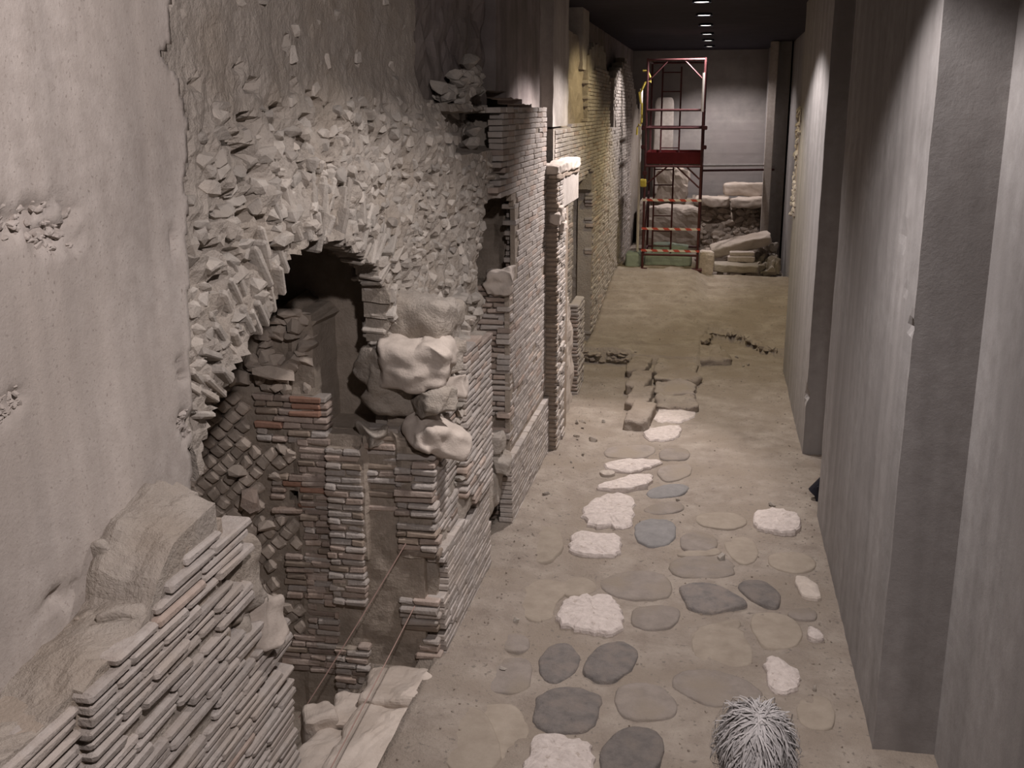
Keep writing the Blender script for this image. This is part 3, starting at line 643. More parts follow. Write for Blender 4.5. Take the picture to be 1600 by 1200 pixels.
# diamonds
bag = Bag('diamond_block', 'diamond_blocks'); rr = random.Random(61); s = .083
dia = [hull_mesh('diamond_block', bevel_pts(.078, .078, .10, .012, .006, random.Random(70+k)), 'tuff') for k in range(6)]
for i in range(-30, 30):
    for j in range(-40, 40):
        u = -2.7+(i+j)*s*.7071; v = .8+(i-j)*s*.7071
        if not (-3.25 < u < -2.47 and .06 < v < 1.95): continue
        if any(c-.045 < u and a-.035 < v < b+.035 for a, b, c, d in bands): continue
        if v > 1.72 and u > -2.85: continue
        if v > 1.80+.2*noise.noise(Vector((u*3, 0, 0))): continue
        if -2.7 < u and 1.36 < v < 1.43: continue
        if rr.random() < .05: continue
        worn = rr.random()
        loc = FY(YC) @ Vector((u+rr.gauss(0, .004), v+rr.gauss(0, .004), -.034+rr.gauss(.0, .006)+(.016 if v > 1.1 else 0)))
        rot = FY(0).to_3x3() @ Matrix.Rotation(math.pi/4+rr.gauss(0, .035), 3, 'Z')
        k = rr.uniform(.96, 1.05)*(.93 if v > 1.1 else 1)
        bag.add(rr.choice(dia), Matrix.Translation(loc) @ rot.to_4x4() @ Matrix.Diagonal((k, k*rr.uniform(.92, 1.05), 1, 1)))
bag.flush(cross, 300)
bag = Bag('rubble_stone', 'rubble_stones')
for k in range(90):
    u = rr.uniform(-3.1, -2.28); v = rr.uniform(1.74, 2.3)
    if v > 2.24 or u > -2.36: continue
    rock_at(bag, FY(YC), u, v, -.03+rr.gauss(0, .02), (rr.uniform(.07, .17), rr.uniform(.05, .11), .12), 'tuff', rr, .4)
rock_at(bag, FY(YC), -2.57, 1.87, .05, (.30, .10, .16), 'tuff', rr, .1)
rock_at(bag, FY(YC), -2.78, 1.03, .05, (.15, .15, .14), 'brick_pink', rr, .2); rock_at(bag, FY(YC), -2.70, .86, .02, (.13, .09, .12), 'tuff', rr, .2); rock_at(bag, FY(YC), -2.86, 1.22, .04, (.12, .10, .12), 'tuff', rr, .2)
for (u, v) in ((-2.60, .90), (-2.62, 1.18), (-2.52, 1.33), (-2.6, .3), (-2.56, 1.36)): rock_at(bag, FY(YC), u, v, .0, (.10, .07, .1), 'tuff', rr)
bag.flush(cross, 300)

# ------------------------------------------------------------------ ruin 4: broken brick pier at the opening
pierA = thing('broken_pier', (-1.8, 6.3, -.1), 'broken brick pier with mortar lumps on top, right of the arched opening', 'pier')
def a_mask(u, v):
    if u < -2.29: return False
    if u < -2.04: return -.32 < v < .07 or .36 < v < 1.47+.02*u
    if u < -1.83: return .66 < v < 1.53 or (.36 < v < .44 and u > -1.95)
    if v > 1.36: return u < -1.62-(v-1.36)*1.4
    if .42 < v < .70 or -.02 > v: return False
    if .15 < v < .22 : return False
    return True if v > .68 else (u > -1.98 if v > .2 else u > -1.76)
bag = Bag('brick', 'bricks'); GM = [('brick', 5), ('brick_pink', 3), ('brick_brown', 1.2)]
dA = lambda u, v: .06 if u < -2.03 else (.02 if v > 1.0 else -.02)+(.05 if u > -1.83 and v < 1.0 else (.02 if u > -1.83 else 0))
courses(bag, FY(YC), -2.28, -2.05, -.32, 1.45, .0455, GM, a_mask, 0, .006, .03, dA, (1, 2, 2, 3), .008, 71, .010, .01)
courses(bag, FY(YC), -2.05, -1.83, .36, 1.55, .0455, GM, a_mask, 0, .008, .05, dA, (2, 3, 3), .008, 72, .010, .01)
courses(bag, FY(YC), -1.84, -1.585, -.02, 1.36, .0455, GM, a_mask, 0, .01, .05, dA, (2, 3, 3), .008, 73, .010, .01)
courses(bag, FY(YC), -2.0, -1.83, .22, .42, .0455, GM, a_mask, .02, .01, .05, dA, (2, 3), .010, 74, .015, .01)
relief('pier_core', FY(YC), -2.27, -1.62, -.55, 1.85, .03, 'mortar_dark', lambda u, v: (dA(u, v)-.02 if a_mask(u, v) else -.10)+fbm((u, v, 6), 9)*.02, lambda u, v: v < 1.5 or u > -1.92, .3, .01, pierA)
bag.flush(pierA, 300)
def fa_mask(u, v):
    top = interp([(5.78, 1.38), (5.95, 1.55), (6.2, 1.62), (6.36, 1.66), (6.38, 1.9), (6.6, 1.95), (7.2, 1.86)], u)
    if v > top+.03*noise.noise(Vector((u*9, 0, 2))): return False
    if u < 5.80+(.10 if .42 < v < .66 else 0)+(.06 if .15 < v < .22 else 0): return False
    for a, b, ra, rb in ((6.28, 1.0, .09, .05), (6.42, .80, .07, .08), (6.6, .72, .10, .05), (5.98, .78, .07, .06), (5.9, 1.28, .06, .04)):
        if math.hypot((u-a)/ra, (v-b)/rb) < 1: return False
    return True
bag = Bag('facing_brick', 'facing_bricks')
FM = [('brick', 8), ('brick_pink', 1.5)]
courses(bag, FX(-1.60), 5.80, 6.37, .74, 1.75, .0445, FM, fa_mask, 0, .003, .02, None, (3, 3, 4), .005, 81, .010, .01)
courses(bag, FX(-1.535), 6.37, 7.19, .70, 1.97, .0445, FM, fa_mask, 0, .003, .02, None, (3, 3, 4), .005, 82, .010, .01)
courses(bag, FX(-1.565), 5.82, 7.19, -.06, .74, .038, [('brick', 1)], fa_mask, 0, .0025, .01, lambda u, v: .01*(.74-v), (2, 2, 3), .004, 83, .004, sharp=True)
bag.flush(pierA, 300)
relief('facing_core', FX(-1.618), 5.84, 7.17, -.3, 1.9, .04, 'mortar', lambda u, v: (.05 if u > 6.4 and v > .72 else 0)+fbm((u, v, 2), 8)*.02, lambda u, v: v < interp([(5.8, 1.4), (6.2, 1.75), (7.2, 1.86)], u), .3, .01, pierA)
bag = Bag('rubble_stone', 'rubble_stones'); rr = random.Random(88)
for k in range(60):
    v = rr.uniform(1.0, 1.9); rock_at(bag, FY(6.38), rr.uniform(-1.72, -1.58), v, .0, (rr.uniform(.07, .13), rr.uniform(.035, .07), .10), 'rubble', rr, .25)
for k in range(70):
    u = rr.uniform(5.9, 7.15); v = rr.uniform(1.5, 2.2)
    if v > interp([(5.8, 1.4), (6.36, 1.66), (6.4, 1.9), (7.2, 1.85)], u)-.03: rock_at(bag, FX(-1.66), u, v, rr.gauss(0, .02), (rr.uniform(.07, .15), rr.uniform(.05, .09), .12), 'rubble', rr, .3)
bag.flush(pierA, 300)
for i, (x, y, z, sx, sy, sz, a, b) in enumerate([(-1.73, 5.88, 1.80, .42, .36, .30, .1, .1), (-1.90, 5.92, 1.62, .36, .3, .34, .0, .25), (-1.60, 5.82, 1.62, .22, .30, .16, -.3, -.1), (-1.64, 5.86, 1.42, .30, .30, .17, .35, .3), (-2.0, 5.86, 1.80, .22, .2, .22, .3, .1), (-1.78, 6.05, 2.02, .40, .5, .30, .1, .0), (-1.53, 5.98, 1.66, .10, .16, .16, .1, .2), (-1.56, 6.02, 1.85, .12, .2, .2, 0, 0), (-1.99, 5.80, 1.43, .16, .14, .12, 0, 0), (-1.78, 5.86, 1.30, .10, .10, .10, 0, 0)]):
    put('mortar_lump', block_mesh('mortar_lump', (sx, sy, sz), 'pale_stone' if i % 3 == 0 else 'mortar', .02, .05, 5, i+30, 0, True), pierA, Matrix.Translation((x, y, z)) @ Euler((a, b, .3*i)).to_matrix().to_4x4())

# threshold of the opening
sill = thing('threshold', (-1.8, 4.9, 0), 'worn pale stone threshold slab at the foot of the opening', 'threshold')
rr = random.Random(3)
for i, (x, y, sx, sy, z0, z1, a) in enumerate([(-1.76, 5.42, .42, .40, -.2, .05, .1), (-1.97, 5.22, .26, .34, -.3, -.01, .3), (-1.68, 4.75, .52, .98, -.2, .02, .05), (-2.0, 4.72, .28, .6, -.3, -.02, -.1), (-2.13, 5.06, .20, .20, -.35, .04, .5), (-1.75, 3.9, .62, .8, -.2, .0, 0)]):
    put('slab_piece', block_mesh('slab_piece', (sx, sy, z1-z0), 'sill_stone', .03, .022, 7, i+50, 0, False), sill, Matrix.Translation((x, y, z0)) @ Matrix.Rotation(a, 4, 'Z'))

# ------------------------------------------------------------------ ruin 5: tall brick pier with the second doorway
pierB = thing('tall_brick_pier', (-1.75, 9.0, 0), 'tall brick pier beside the dark niche, thin courses running to the pilaster', 'pier')
def b_mask(u, v):
    if v > 3.42+.05*noise.noise(Vector((u*5, 0, 0))): return False
    if inpoly(u, v, VOID2): return False
    if v > 2.62: return u > 7.8+.2*noise.noise(Vector((v*9, 3, 0)))
    if .60 < v < .69 and u < 9.6-(v-.6)*3: return True
    for a, b, ra, rb in ((9.72, 3.08, .03, .08), (9.75, 1.95, .03, .14), (9.85, 2.98, .03, .03), (8.6, 1.1, .03, .03), (9.4, 1.15, .02, .04), (9.7, 3.2, .03, .03)):
        if abs(u-a) < ra and abs(v-b) < rb: return False
    return u > 8.13
bag = Bag('facing_brick', 'facing_bricks')
low_line = lambda u: interp([(8.15, .68), (8.6, .62), (9.9, .66)], u)
courses(bag, FX(-1.59), 7.7, 9.97, .66, 3.45, .0445, FM, b_mask, 0, .0018, .010, None, (3, 3, 4, 4), .005, 91, .003, .006, sharp=True)
courses(bag, FX(-1.55), 8.0, 9.97, -.06, .62, .040, [('brick', 1)], None, 0, .002, .01, None, (2, 3, 3), .004, 92, .004, sharp=True)
courses(bag, FY(8.155), -2.1, -1.595, 0, 2.02, .046, [('brick_pink', 4), ('brick', 2)], lambda u, v: not (.82 < v < .9), 0, .006, .03, None, (2, 3, 3), .009, 93)
bag.flush(pierB, 300)
relief('pier_core', FX(-1.598), 7.7, 9.95, -.2, 3.5, .05, 'mortar_dark', lambda u, v: fbm((u, v, 2), 6)*.003, lambda u, v: not inpoly(u, v, VOID2) and u > 8.1 and v < 3.4, .04, .01, pierB)
relief('jamb_core', FY(8.20), -2.6, -1.62, -.2, 3.0, .05, 'mortar_dark', lambda u, v: fbm((u, v, 4), 6)*.012, lambda u, v: v < 2.02+.1*noise.noise(Vector((u*8, 0, 3))), .3, .01, pierB)
put('mortar_lump', block_mesh('mortar_lump', (.22, .2, .2), 'pale_stone', .02, .05, 5, 61, 0, True), pierB, Matrix.Translation((-1.67, 8.16, 1.95)))
for i, (x, y, z, sx, sy, sz) in enumerate([(-1.72, 7.95, .55, .2, .3, .16), (-1.70, 7.9, .72, .18, .25, .14), (-1.78, 7.7, .3, .3, .8, .26), (-1.60, 7.9, .56, .1, .3, .12)]):
    put('sill_stone', block_mesh('sill_stone', (sx, sy, sz), 'mortar', .04, .03, 5, 70+i), pierB, Matrix.Translation((x, y, z)))
relief('niche_side', FY(8.75), -2.5, -1.66, 1.7, 3.2, .05, 'mortar_dark', lambda u, v: fbm((u, v, 3), 5)*.08, None, .2, .02, pierB)
relief('niche_back', FX(-2.45), 6.6, 10.0, -.2, 3.2, .06, 'mortar_dark', lambda u, v: fbm((u, v, 3), 5)*.05, None, .2, .01, pierB)

# ------------------------------------------------------------------ upper concrete over the ruin
def up(name, X, y0, y1, z0, z1, m, label, amp=.02, bottom=None, th=.25):
    o = relief(name, FX(X), y0, y1, z0, z1, .05, m, lambda u, v: fbm((u, v, X), 4)*amp, bottom, th, .02)
    return tag(o, label, 'wall', None, 'structure')
up('wall_upper', -1.97, 6.4, 9.05, 3.3, 4.65, 'concrete_dark', 'shade-toned rough concrete infill above the rubble next to the arch', .05, lambda u, v: v > 3.42+.07*noise.noise(Vector((u*4, 0, 5))))
up('wall_upper', -1.86, 8.95, 11.3, 3.25, 4.65, 'concrete_dark', 'shade-toned smooth concrete infill above the tall brick pier', .01, lambda u, v: v > interp([(8.9, 3.55), (10.6, 3.45), (11.3, 3.3)], u))
up('wall_upper', -1.72, 11.2, 12.35, 3.22, 4.65, 'concrete', 'yellow-lit concrete strip above the pilaster', .008)
bag = Bag('rubble_stone', 'rubble_stones'); rr = random.Random(101)
hang = thing('hanging_rubble', (-1.85, 7.6, 3.4), 'pale lump of broken rubble hanging under the shade-toned concrete infill', 'rubble')
for k in range(50):
    u = rr.gauss(7.75, .28); v = 3.5+rr.gauss(0, .07)+(.1 if u > 7.8 else 0)
    rock_at(bag, FX(-1.90), u, v, rr.uniform(0, .06), (rr.uniform(.08, .2), rr.uniform(.06, .13), .14), 'rubble', rr)
bag.flush(hang, 100)
pb = thing('rubble_stack', (-1.75, 7.6, 2.95), 'small stack of loose stones standing on the rubble beside the tall brick pier', 'rubble')
bag = Bag('stone', 'stones')
for (u, v, a, b) in ((7.62, 3.05, .2, .12), (7.60, 3.16, .16, .1), (7.62, 3.25, .13, .07), (6.85, 3.14, .25, .14), (7.0, 3.2, .14, .1), (6.7, 3.06, .2, .1), (7.25, 3.02, .16, .1)): rock_at(bag, FX(-1.76), u, v, 0, (a, b, .14), 'rubble', rr, .2)
bag.flush(pb)

# ------------------------------------------------------------------ pilaster and wall behind it
pil = thing('pilaster', (-1.53, 10.4, 0), 'pale brick pilaster with a broken cornice, its near side in browner bricks toned for shade', 'pilaster')
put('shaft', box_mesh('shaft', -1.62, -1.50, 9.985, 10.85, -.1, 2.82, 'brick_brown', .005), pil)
put('upper_block', box_mesh('upper_block', -1.62, -1.485, 10.3, 11.55, 2.45, 2.80, 'concrete', .01), pil)
put('cornice', block_mesh('cornice', (.17, 1.65, .10), 'pale_stone', .08, .02, 6, 5), pil, Matrix.Translation((-1.54, 10.76, 2.80)))
put('cornice', block_mesh('cornice', (.13, 1.58, .05), 'brick_brown', .08, .015, 6, 6), pil, Matrix.Translation((-1.53, 10.74, 2.75)))
for i, (y, z, s) in enumerate(((10.05, 2.34, .16), (10.15, 2.26, .14), (10.25, 2.36, .12), (10.1, 2.42, .12))): put('capital_lump', block_mesh('capital_lump', (.12, s*1.6, s*.6), 'pale_stone', .03, .03, 6, i), pil, Matrix.Translation((-1.50, y, z)))
bag = Bag('facing_brick', 'facing_bricks')
courses(bag, FX(-1.48), 9.99, 10.55, -.05, 2.45, .047, [('brick', 1)], None, 0, .005, .02, None, (2, 3), .009, 111, .01, sharp=True)
courses(bag, FX(-1.485), 9.99, 10.4, 2.45, 2.78, .047, [('brick', 1)], None, 0, .005, .02, None, (2, 3), .009, 112, .01, sharp=True)
courses(bag, FY(9.985), -1.60, -1.48, -.05, 2.76, .047, [('brick_brown', 1)], None, .015, .002, 0, None, (1,), .009, 113, .008)  # browner bricks put the shade of the near side into the colour
bag.flush(pil, 0)
mid = thing('plastered_wall', (-1.65, 11.7, 0), 'grey plastered wall strip between the pilaster and the far doorway', 'wall')
relief('plaster', FX(-1.585), 10.86, 12.05, -.1, 2.5, .06, 'pale_stone', lambda u, v: fbm((u, v, 8), 4)*.03, lambda u, v: u < interp([(0, 12.0), (.9, 11.95), (1.4, 11.4), (2.0, 11.2), (2.3, 11.4), (2.6, 11.6)], v)+.06*noise.noise(Vector((v*4, 0, 1))), .12, .02, mid)
stub = thing('brick_stub', (-1.62, 12.6, 0), 'low square brick stub standing in front of the far doorway', 'pier')
put('stub_core', box_mesh('stub_core', -1.70, -1.585, 12.32, 12.95, -.1, 1.10, 'mortar', .01), stub)
bag = Bag('brick', 'bricks')
courses(bag, FX(-1.565), 12.31, 12.95, -.05, 1.12, .047, [('brick', 1)], None, 0, .004, 0, None, (2, 3), .008, 121)
courses(bag, FY(12.31), -1.70, -1.57, -.05, 1.12, .047, [('brick_pink', 2), ('brick', 2)], None, .01, .004, 0, None, (1,), .012, 122)
bag.flush(stub, 40)
# ------------------------------------------------------------------ yellow pier with doorway, far pier
DOOR = [(12.95, .0), (12.93, 2.3), (13.3, 2.45), (14.2, 2.55), (14.9, 2.62), (15.0, 2.0), (15.05, .8), (15.0, 0)]
pierC = thing('yellow_brick_pier', (-1.75, 16, .4), 'brick pier lit yellow from above, beside the dark far doorway', 'pier')
def c_mask(u, v):
    if inpoly(u, v, DOOR): return False
    t = interp([(11.3, 3.2), (14.25, 3.22), (14.3, 3.85), (15.0, 3.95), (17.0, 3.95), (17.2, 3.8)], u)
    return v < t and not (u < 12.0 and v < 2.85)
bag = Bag('facing_brick', 'facing_bricks')
courses(bag, FX(-1.72), 11.4, 17.25, .0, 4.0, .049, [('brick', 6), ('brick_pink', 1)], c_mask, 0, .004, .01, None, (3, 4, 4), .008, 131, .006, sharp=True)
bag.flush(pierC, 0)
relief('pier_core', FX(-1.733), 11.3, 17.2, -.2, 4.0, .1, 'mortar', None, c_mask, .2, .01, pierC)
relief('jamb_core', FY(15.06), -2.4, -1.78, .0, 2.7, .08, 'mortar', lambda u, v: fbm((u, v, 4), 6)*.03, None, .3, .01, pierC)
relief('upper_mortar', FX(-1.74), 14.3, 16.9, 3.8, 4.35, .06, 'mortar', lambda u, v: fbm((u, v, 4), 4)*.04, lambda u, v: v < interp([(14.3, 4.1), (15.2, 4.3), (16.4, 4.25), (16.9, 3.9)], u), .3, .03, pierC)
relief('dark_infill', FX(-1.80), 12.35, 14.3, 3.2, 4.3, .08, 'mortar_dark', lambda u, v: fbm((u, v, 4), 4)*.04, None, .3, .02, pierC)
nb = relief('door_back', FX(-2.5), 12.0, 15.3, -.2, 3.2, .3, 'mortar_dark', None, None, .1, 0, pierC)
up('wall_upper', -1.76, 13.9, 14.6, 3.9, 4.65, 'concrete', 'short yellow-lit concrete strip above the yellow brick pier', .01)
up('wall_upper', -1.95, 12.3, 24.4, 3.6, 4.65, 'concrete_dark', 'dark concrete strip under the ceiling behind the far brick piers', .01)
pierD = thing('white_brick_pier', (-1.75, 20, .4), 'far brick wall lit bright white beside the red scaffold tower', 'pier')
def d_mask(u, v):
    if 17.3 < u < 18.0 and v > 3.1: return False
    return v < interp([(17.3, 3.3), (18, 3.9), (20, 4.3), (21, 4.2), (24, 3.2)], u)+.1*noise.noise(Vector((u*3, 0, 0)))
bag = Bag('facing_brick', 'facing_bricks')
courses(bag, FX(-1.72), 17.3, 23.9, .3, 4.3, .055, [('brick', 1)], lambda u, v: d_mask(u, v) and u < 21.8, 0, .004, .01, None, (4, 4), .008, 141, .006, sharp=True)
bag.flush(pierD, 0)
relief('wall_core', FX(-1.735), 17.25, 24.2, -.2, 4.4, .1, 'mortar', lambda u, v: fbm((u, v, 4), 3)*.012, d_mask, .18, .02, pierD)

# ------------------------------------------------------------------ ceiling lights
order = ['sixth', 'fifth', 'fourth', 'third', 'second', 'first']
for i, y in enumerate([13.3, 15.15, 16.95, 18.9, 20.65, 22.6]):
    t = thing('ceiling_light', (-.27, y, 4.65), 'small lit downlight in the dark ceiling, %s of the row from the far wall' % order[i], 'lamp', 'row of ceiling downlights')
    bm = bmesh.new(); bmesh.ops.create_cone(bm, cap_ends=False, segments=20, radius1=.115, radius2=.105, depth=.035)
    put('trim_ring', bm_mesh('trim_ring', bm, 'black_metal'), t, Matrix.Translation((-.27, y, 4.635)))
    bm = bmesh.new(); bmesh.ops.create_cone(bm, cap_ends=True, segments=20, radius1=.09, radius2=.095, depth=.02)
    put('lamp_lens', bm_mesh('lamp_lens', bm, 'lamp_glow'), t, Matrix.Translation((-.27, y, 4.636)))

# ------------------------------------------------------------------ scaffold tower
sf = thing('scaffold_tower', (-.78, 19.6, .6), 'red steel scaffold tower with ladder and red toe boards at the far end', 'scaffold')
X0, X1, Y0, Y1 = -1.26, -.28, 19.0, 20.25
for (x, y) in ((X0, Y0), (X1, Y0), (X0, Y1), (X1, Y1)):
    m = 'steel_red'
    p = put('standard', tube('standard', [(x, y, .58), (x, y, 4.25)], .021, m), sf)
    put('base_plate', box_mesh('base_plate', x-.09, x+.09, y-.09, y+.09, .57, .61, 'steel_red'), p)
put('lit_pole_piece', tube('lit_pole_piece', [(X1-.02, Y0-.04, 3.35), (X1-.02, Y0-.04, 4.0)], .022, 'steel_pale'), sf, None, 'pale tube coloured as the lit stretch of the corner pole')  # pale colour stands for lamplight on this stretch of the pole
put('outer_pole', tube('outer_pole', [(X0-.12, Y0+.3, .6), (X0-.12, Y0+.3, 3.75)], .024, 'steel_pale'), sf, None, 'pale pole beside the tower')
for z, nm in ((3.38, 'guard_rail'), (3.08, 'mid_rail'), (4.22, 'top_rail'), (2.42, 'ledger'), (.85, 'ledger')):
    for y in (Y0, Y1): put(nm, tube(nm, [(X0, y, z), (X1, y, z)], .021, 'steel_red'), sf)
    for x in (X0, X1): put(nm, tube(nm, [(x, Y0, z), (x, Y1, z)], .021, 'steel_red'), sf)
for y in (Y0, Y1): put('toe_board', box_mesh('toe_board', X0+.02, X1-.02, y-.012, y+.012, 2.46, 2.66, 'board_red', .004), sf)
for x in (X0, X1): put('toe_board', box_mesh('toe_board', x-.012, x+.012, Y0, Y1, 2.46, 2.66, 'board_red', .004), sf)
for k in range(4):
    a = X0+.03+k*.237; put('deck_board', box_mesh('deck_board', a, a+.225, Y0+.02, Y1-.02, 2.42, 2.46, 'brick_brown', .004), sf)
for (a, b) in (((X0+.40, Y0, 2.42), (X0+.02, Y0, 2.1)), ((X0+.55, Y0, 2.42), (X1-.02, Y0, 2.05)), ((X0+.72, Y0, 2.42), (X1-.02, Y0, 2.2)), ((X1-.34, Y0, 4.2), (X1-.02, Y0, 3.88)), ((X0+.34, Y0, 4.2), (X0+.02, Y0, 3.88)), ((X1, Y0, 1.9), (X1, Y1, .9)), ((X0, Y1, 1.9), (X0, Y0, .9))):
    put('brace', tube('brace', [a, b], .016, 'steel_red', 6), sf)
def ladder(x0, x1, y, z0, z1, n):
    l = put('ladder', tube('ladder', [(x0, y, z0), (x0, y, z1)], .018, 'steel_red', 6), sf)
    put('rail', tube('rail', [(x1, y, z0), (x1, y, z1)], .018, 'steel_red', 6), l)
    for k in range(n): z = z0+(k+.7)*(z1-z0)/n; put('rung', tube('rung', [(x0, y, z), (x1, y, z)], .013, 'steel_red', 6), l)
ladder(-1.12, -.78, 19.5, .75, 2.42, 6); ladder(-1.06, -.72, 20.15, 2.46, 4.15, 5)
for z in (1.83, 1.32, .93): put('barrier_tape', box_mesh('barrier_tape', X0-.03, X1+.03, Y0-.035, Y0-.028, z-.02, z+.02, 'tape'), sf, None, 'red and white striped barrier tape')
for (x, z) in ((X0-.04, 3.08), (X1+.04, 3.08), (X0-.04, 2.75), (X1+.04, 2.75), (X0, 2.3)):
    put('coupler', box_mesh('coupler', x-.04, x+.04, Y0-.05, Y0+.03, z-.035, z+.035, 'steel_red', .008), sf)
rope = [(X0-.1+.16*math.sin(t*.55)*(.5+.5*math.cos(t*.23)), Y0+.2, 4.05-.05*t+.05*math.sin(t*1.7)) for t in range(22)]
h = put('yellow_hose', tube('yellow_hose', rope, .02, 'yellow', 6)); tag(h, 'yellow hose looped on the left side of the scaffold tower', 'hose')
for i, z in enumerate((2.06, )): 
    b = put('yellow_lamp', block_mesh('yellow_lamp', (.11, .1, .14), 'yellow', .04, .01, 5, 2), None, Matrix.Translation((X0-.02, Y0-.08, z))); tag(b, 'small yellow lamp clamped to the scaffold pole below the deck', 'lamp')
for i, z in enumerate((2.34, 2.25)):
    g = put('guard_pole', tube('guard_pole', [(X1, Y1+.02, z+.03), (1.10, 21.69, z-.02)], .022, 'steel_grey' if i == 0 else 'steel_red')); tag(g, ('upper pale' if i == 0 else 'lower dark')+' horizontal pole running from the scaffold to the far pillar', 'pole')

# ------------------------------------------------------------------ far blocks and bank
def blk(name, c, size, m, label, rot=(0, 0, 0), amp=.02, cat='block', seed=0):
    o = put(name, block_mesh(name, size, m, .08, amp, 4, seed), None, Matrix.Translation(c) @ Euler(rot).to_matrix().to_4x4()); return tag(o, label, cat)
bank = thing('rubble_bank', (.3, 22.6, .42), 'bank of dark rubble and earth below the pale blocks at the far end', 'rubble')
def bk(u, v): return fbm((u, v, 2), 3)*.12+fbm((u, v, 5), 9, 3)*.05-(v-.4)*.45
relief('bank_core', FY(22.3), -1.6, .95, .3, 1.55, .06, 'earth', bk, lambda u, v: v < 1.5+.08*noise.noise(Vector((u*3, 0, 0))), 1.6, .02, bank)
bag = Bag('rubble_stone', 'rubble_stones'); rr = random.Random(151)
for k in range(130):
    u = rr.uniform(-.4, .9); v = rr.uniform(.45, 1.45); s = rr.uniform(.08, .2)
    rock_at(bag, FY(22.3), u, v, bk(u, v), (s*1.3, s*.8, s), 'tuff', rr)
bag.flush(bank, 150)
blk('stone_block', (.58, 22.9, 1.62), (.86, .4, .27), 'sill_stone', 'pale rectangular block on top of the rubble bank below the poles', (0, 0, .02), .02, 'block', 1)
blk('stone_block', (.66, 22.5, 1.40), (.68, .45, .22), 'sill_stone', 'wedge-shaped pale slab under the topmost pale block', (0, -.06, 0), .04, 'block', 2)
blk('stone_block', (-.08, 22.6, 1.43), (.70, .4, .18), 'sill_stone', 'long flat pinkish ledge stone left of the wedge-shaped slab', (0, .04, 0), .04, 'block', 3)
blk('stone_slab', (.52, 20.6, .78), (1.16, .5, .20), 'sill_stone', 'long tilted stone slab leaning across the tumbled stones', (.15, -.24, .1), .03, 'slab', 4)
blk('stone_slab', (.40, 19.75, .47), (.86, .5, .16), 'mortar', 'flat grey slab laid like a bench on small supports', (0, .02, 0), .025, 'slab', 5)
blk('support_block', (.42, 19.72, .24), (.24, .3, .23), 'white_stone', 'white support block under the middle of the bench-like slab', (0, 0, 0), .008, 'block', 6)
blk('support_block', (.14, 19.75, .24), (.12, .3, .23), 'mortar', 'small grey support at the left end of the bench-like slab', (0, 0, 0), .01, 'block', 21)
blk('support_block', (.66, 19.75, .24), (.12, .3, .23), 'mortar', 'small grey support at the right end of the bench-like slab', (0, 0, 0), .01, 'block', 22)
blk('support_block', (.52, 20.35, .22), (.5, .5, .40), 'mortar', 'rough grey block under the wide white block by the tilted slab', (0, 0, 0), .03, 'block', 23)
blk('support_block', (.52, 20.0, .62), (.50, .24, .11), 'white_stone', 'wide white block between the bench-like slab and the tilted slab', (0, 0, 0), .008, 'block', 7)
blk('support_block', (.53, 20.05, .73), (.46, .24, .08), 'white_stone', 'thin white block carrying the tilted slab', (0, 0, .04), .008, 'block', 14)
blk('white_crate', (-.14, 19.3, .45), (.28, .3, .46), 'white_stone', 'whitish block standing just right of the scaffold foot', (0, .05, .1), .02, 'block', 8)
blk('plinth_block', (-.82, 19.5, .60), (.86, .6, .22), 'green_tarp', 'pale green block lying under the scaffold ladder', (0, 0, 0), .02, 'block', 9)
blk('plinth_block', (-.80, 19.8, .80), (.66, .5, .16), 'green_tarp', 'smaller pale green block on top of the green block under the scaffold', (0, .03, 0), .03, 'block', 10)
blk('plinth_block', (-1.44, 19.4, .55), (.3, .6, .30), 'green_tarp', 'green block wedged between scaffold foot and brick wall', (0, 0, 0), .02, 'block', 11)
blk('masonry_block', (-.85, 21.6, .55), (1.1, .5, .95), 'pale_stone', 'broad pale masonry block behind the scaffold ladder', (0, 0, 0), .05, 'block', 12)
blk('concrete_slab', (-1.2, 23.9, 1.55), (.42, .15, 2.1), 'concrete', 'upright pale panel standing behind the scaffold tower', (0, 0, 0), .012, 'panel', 13)
blk('masonry_block', (-.9, 22.6, 1.5), (.6, .4, .7), 'tuff', 'dark rough masonry stump behind the scaffold deck braces', (0, 0, 0), .08, 'block', 16)
pile = thing('rubble_pile', (.95, 20.8, .4), 'loose pile of stones against the far right wall', 'rubble'); bag = Bag('stone', 'stones')
for k in range(90):
    x = rr.uniform(.6, 1.18); y = rr.uniform(19.7, 21.4); hgt = max(.02, .75*(x-.45)*(1-abs(y-20.9)/1.6)); s = rr.uniform(.1, .26)
    me = rr.choice(rocks_of('mortar')); bag.add(me, Matrix.Translation((x, y, .3+rr.random()*(hgt+.1))) @ Euler((rr.random()*3, rr.random()*3, rr.random()*3)).to_matrix().to_4x4() @ Matrix.Diagonal((s*1.3, s, s*.8, 1)))
bag.flush(pile, 120)

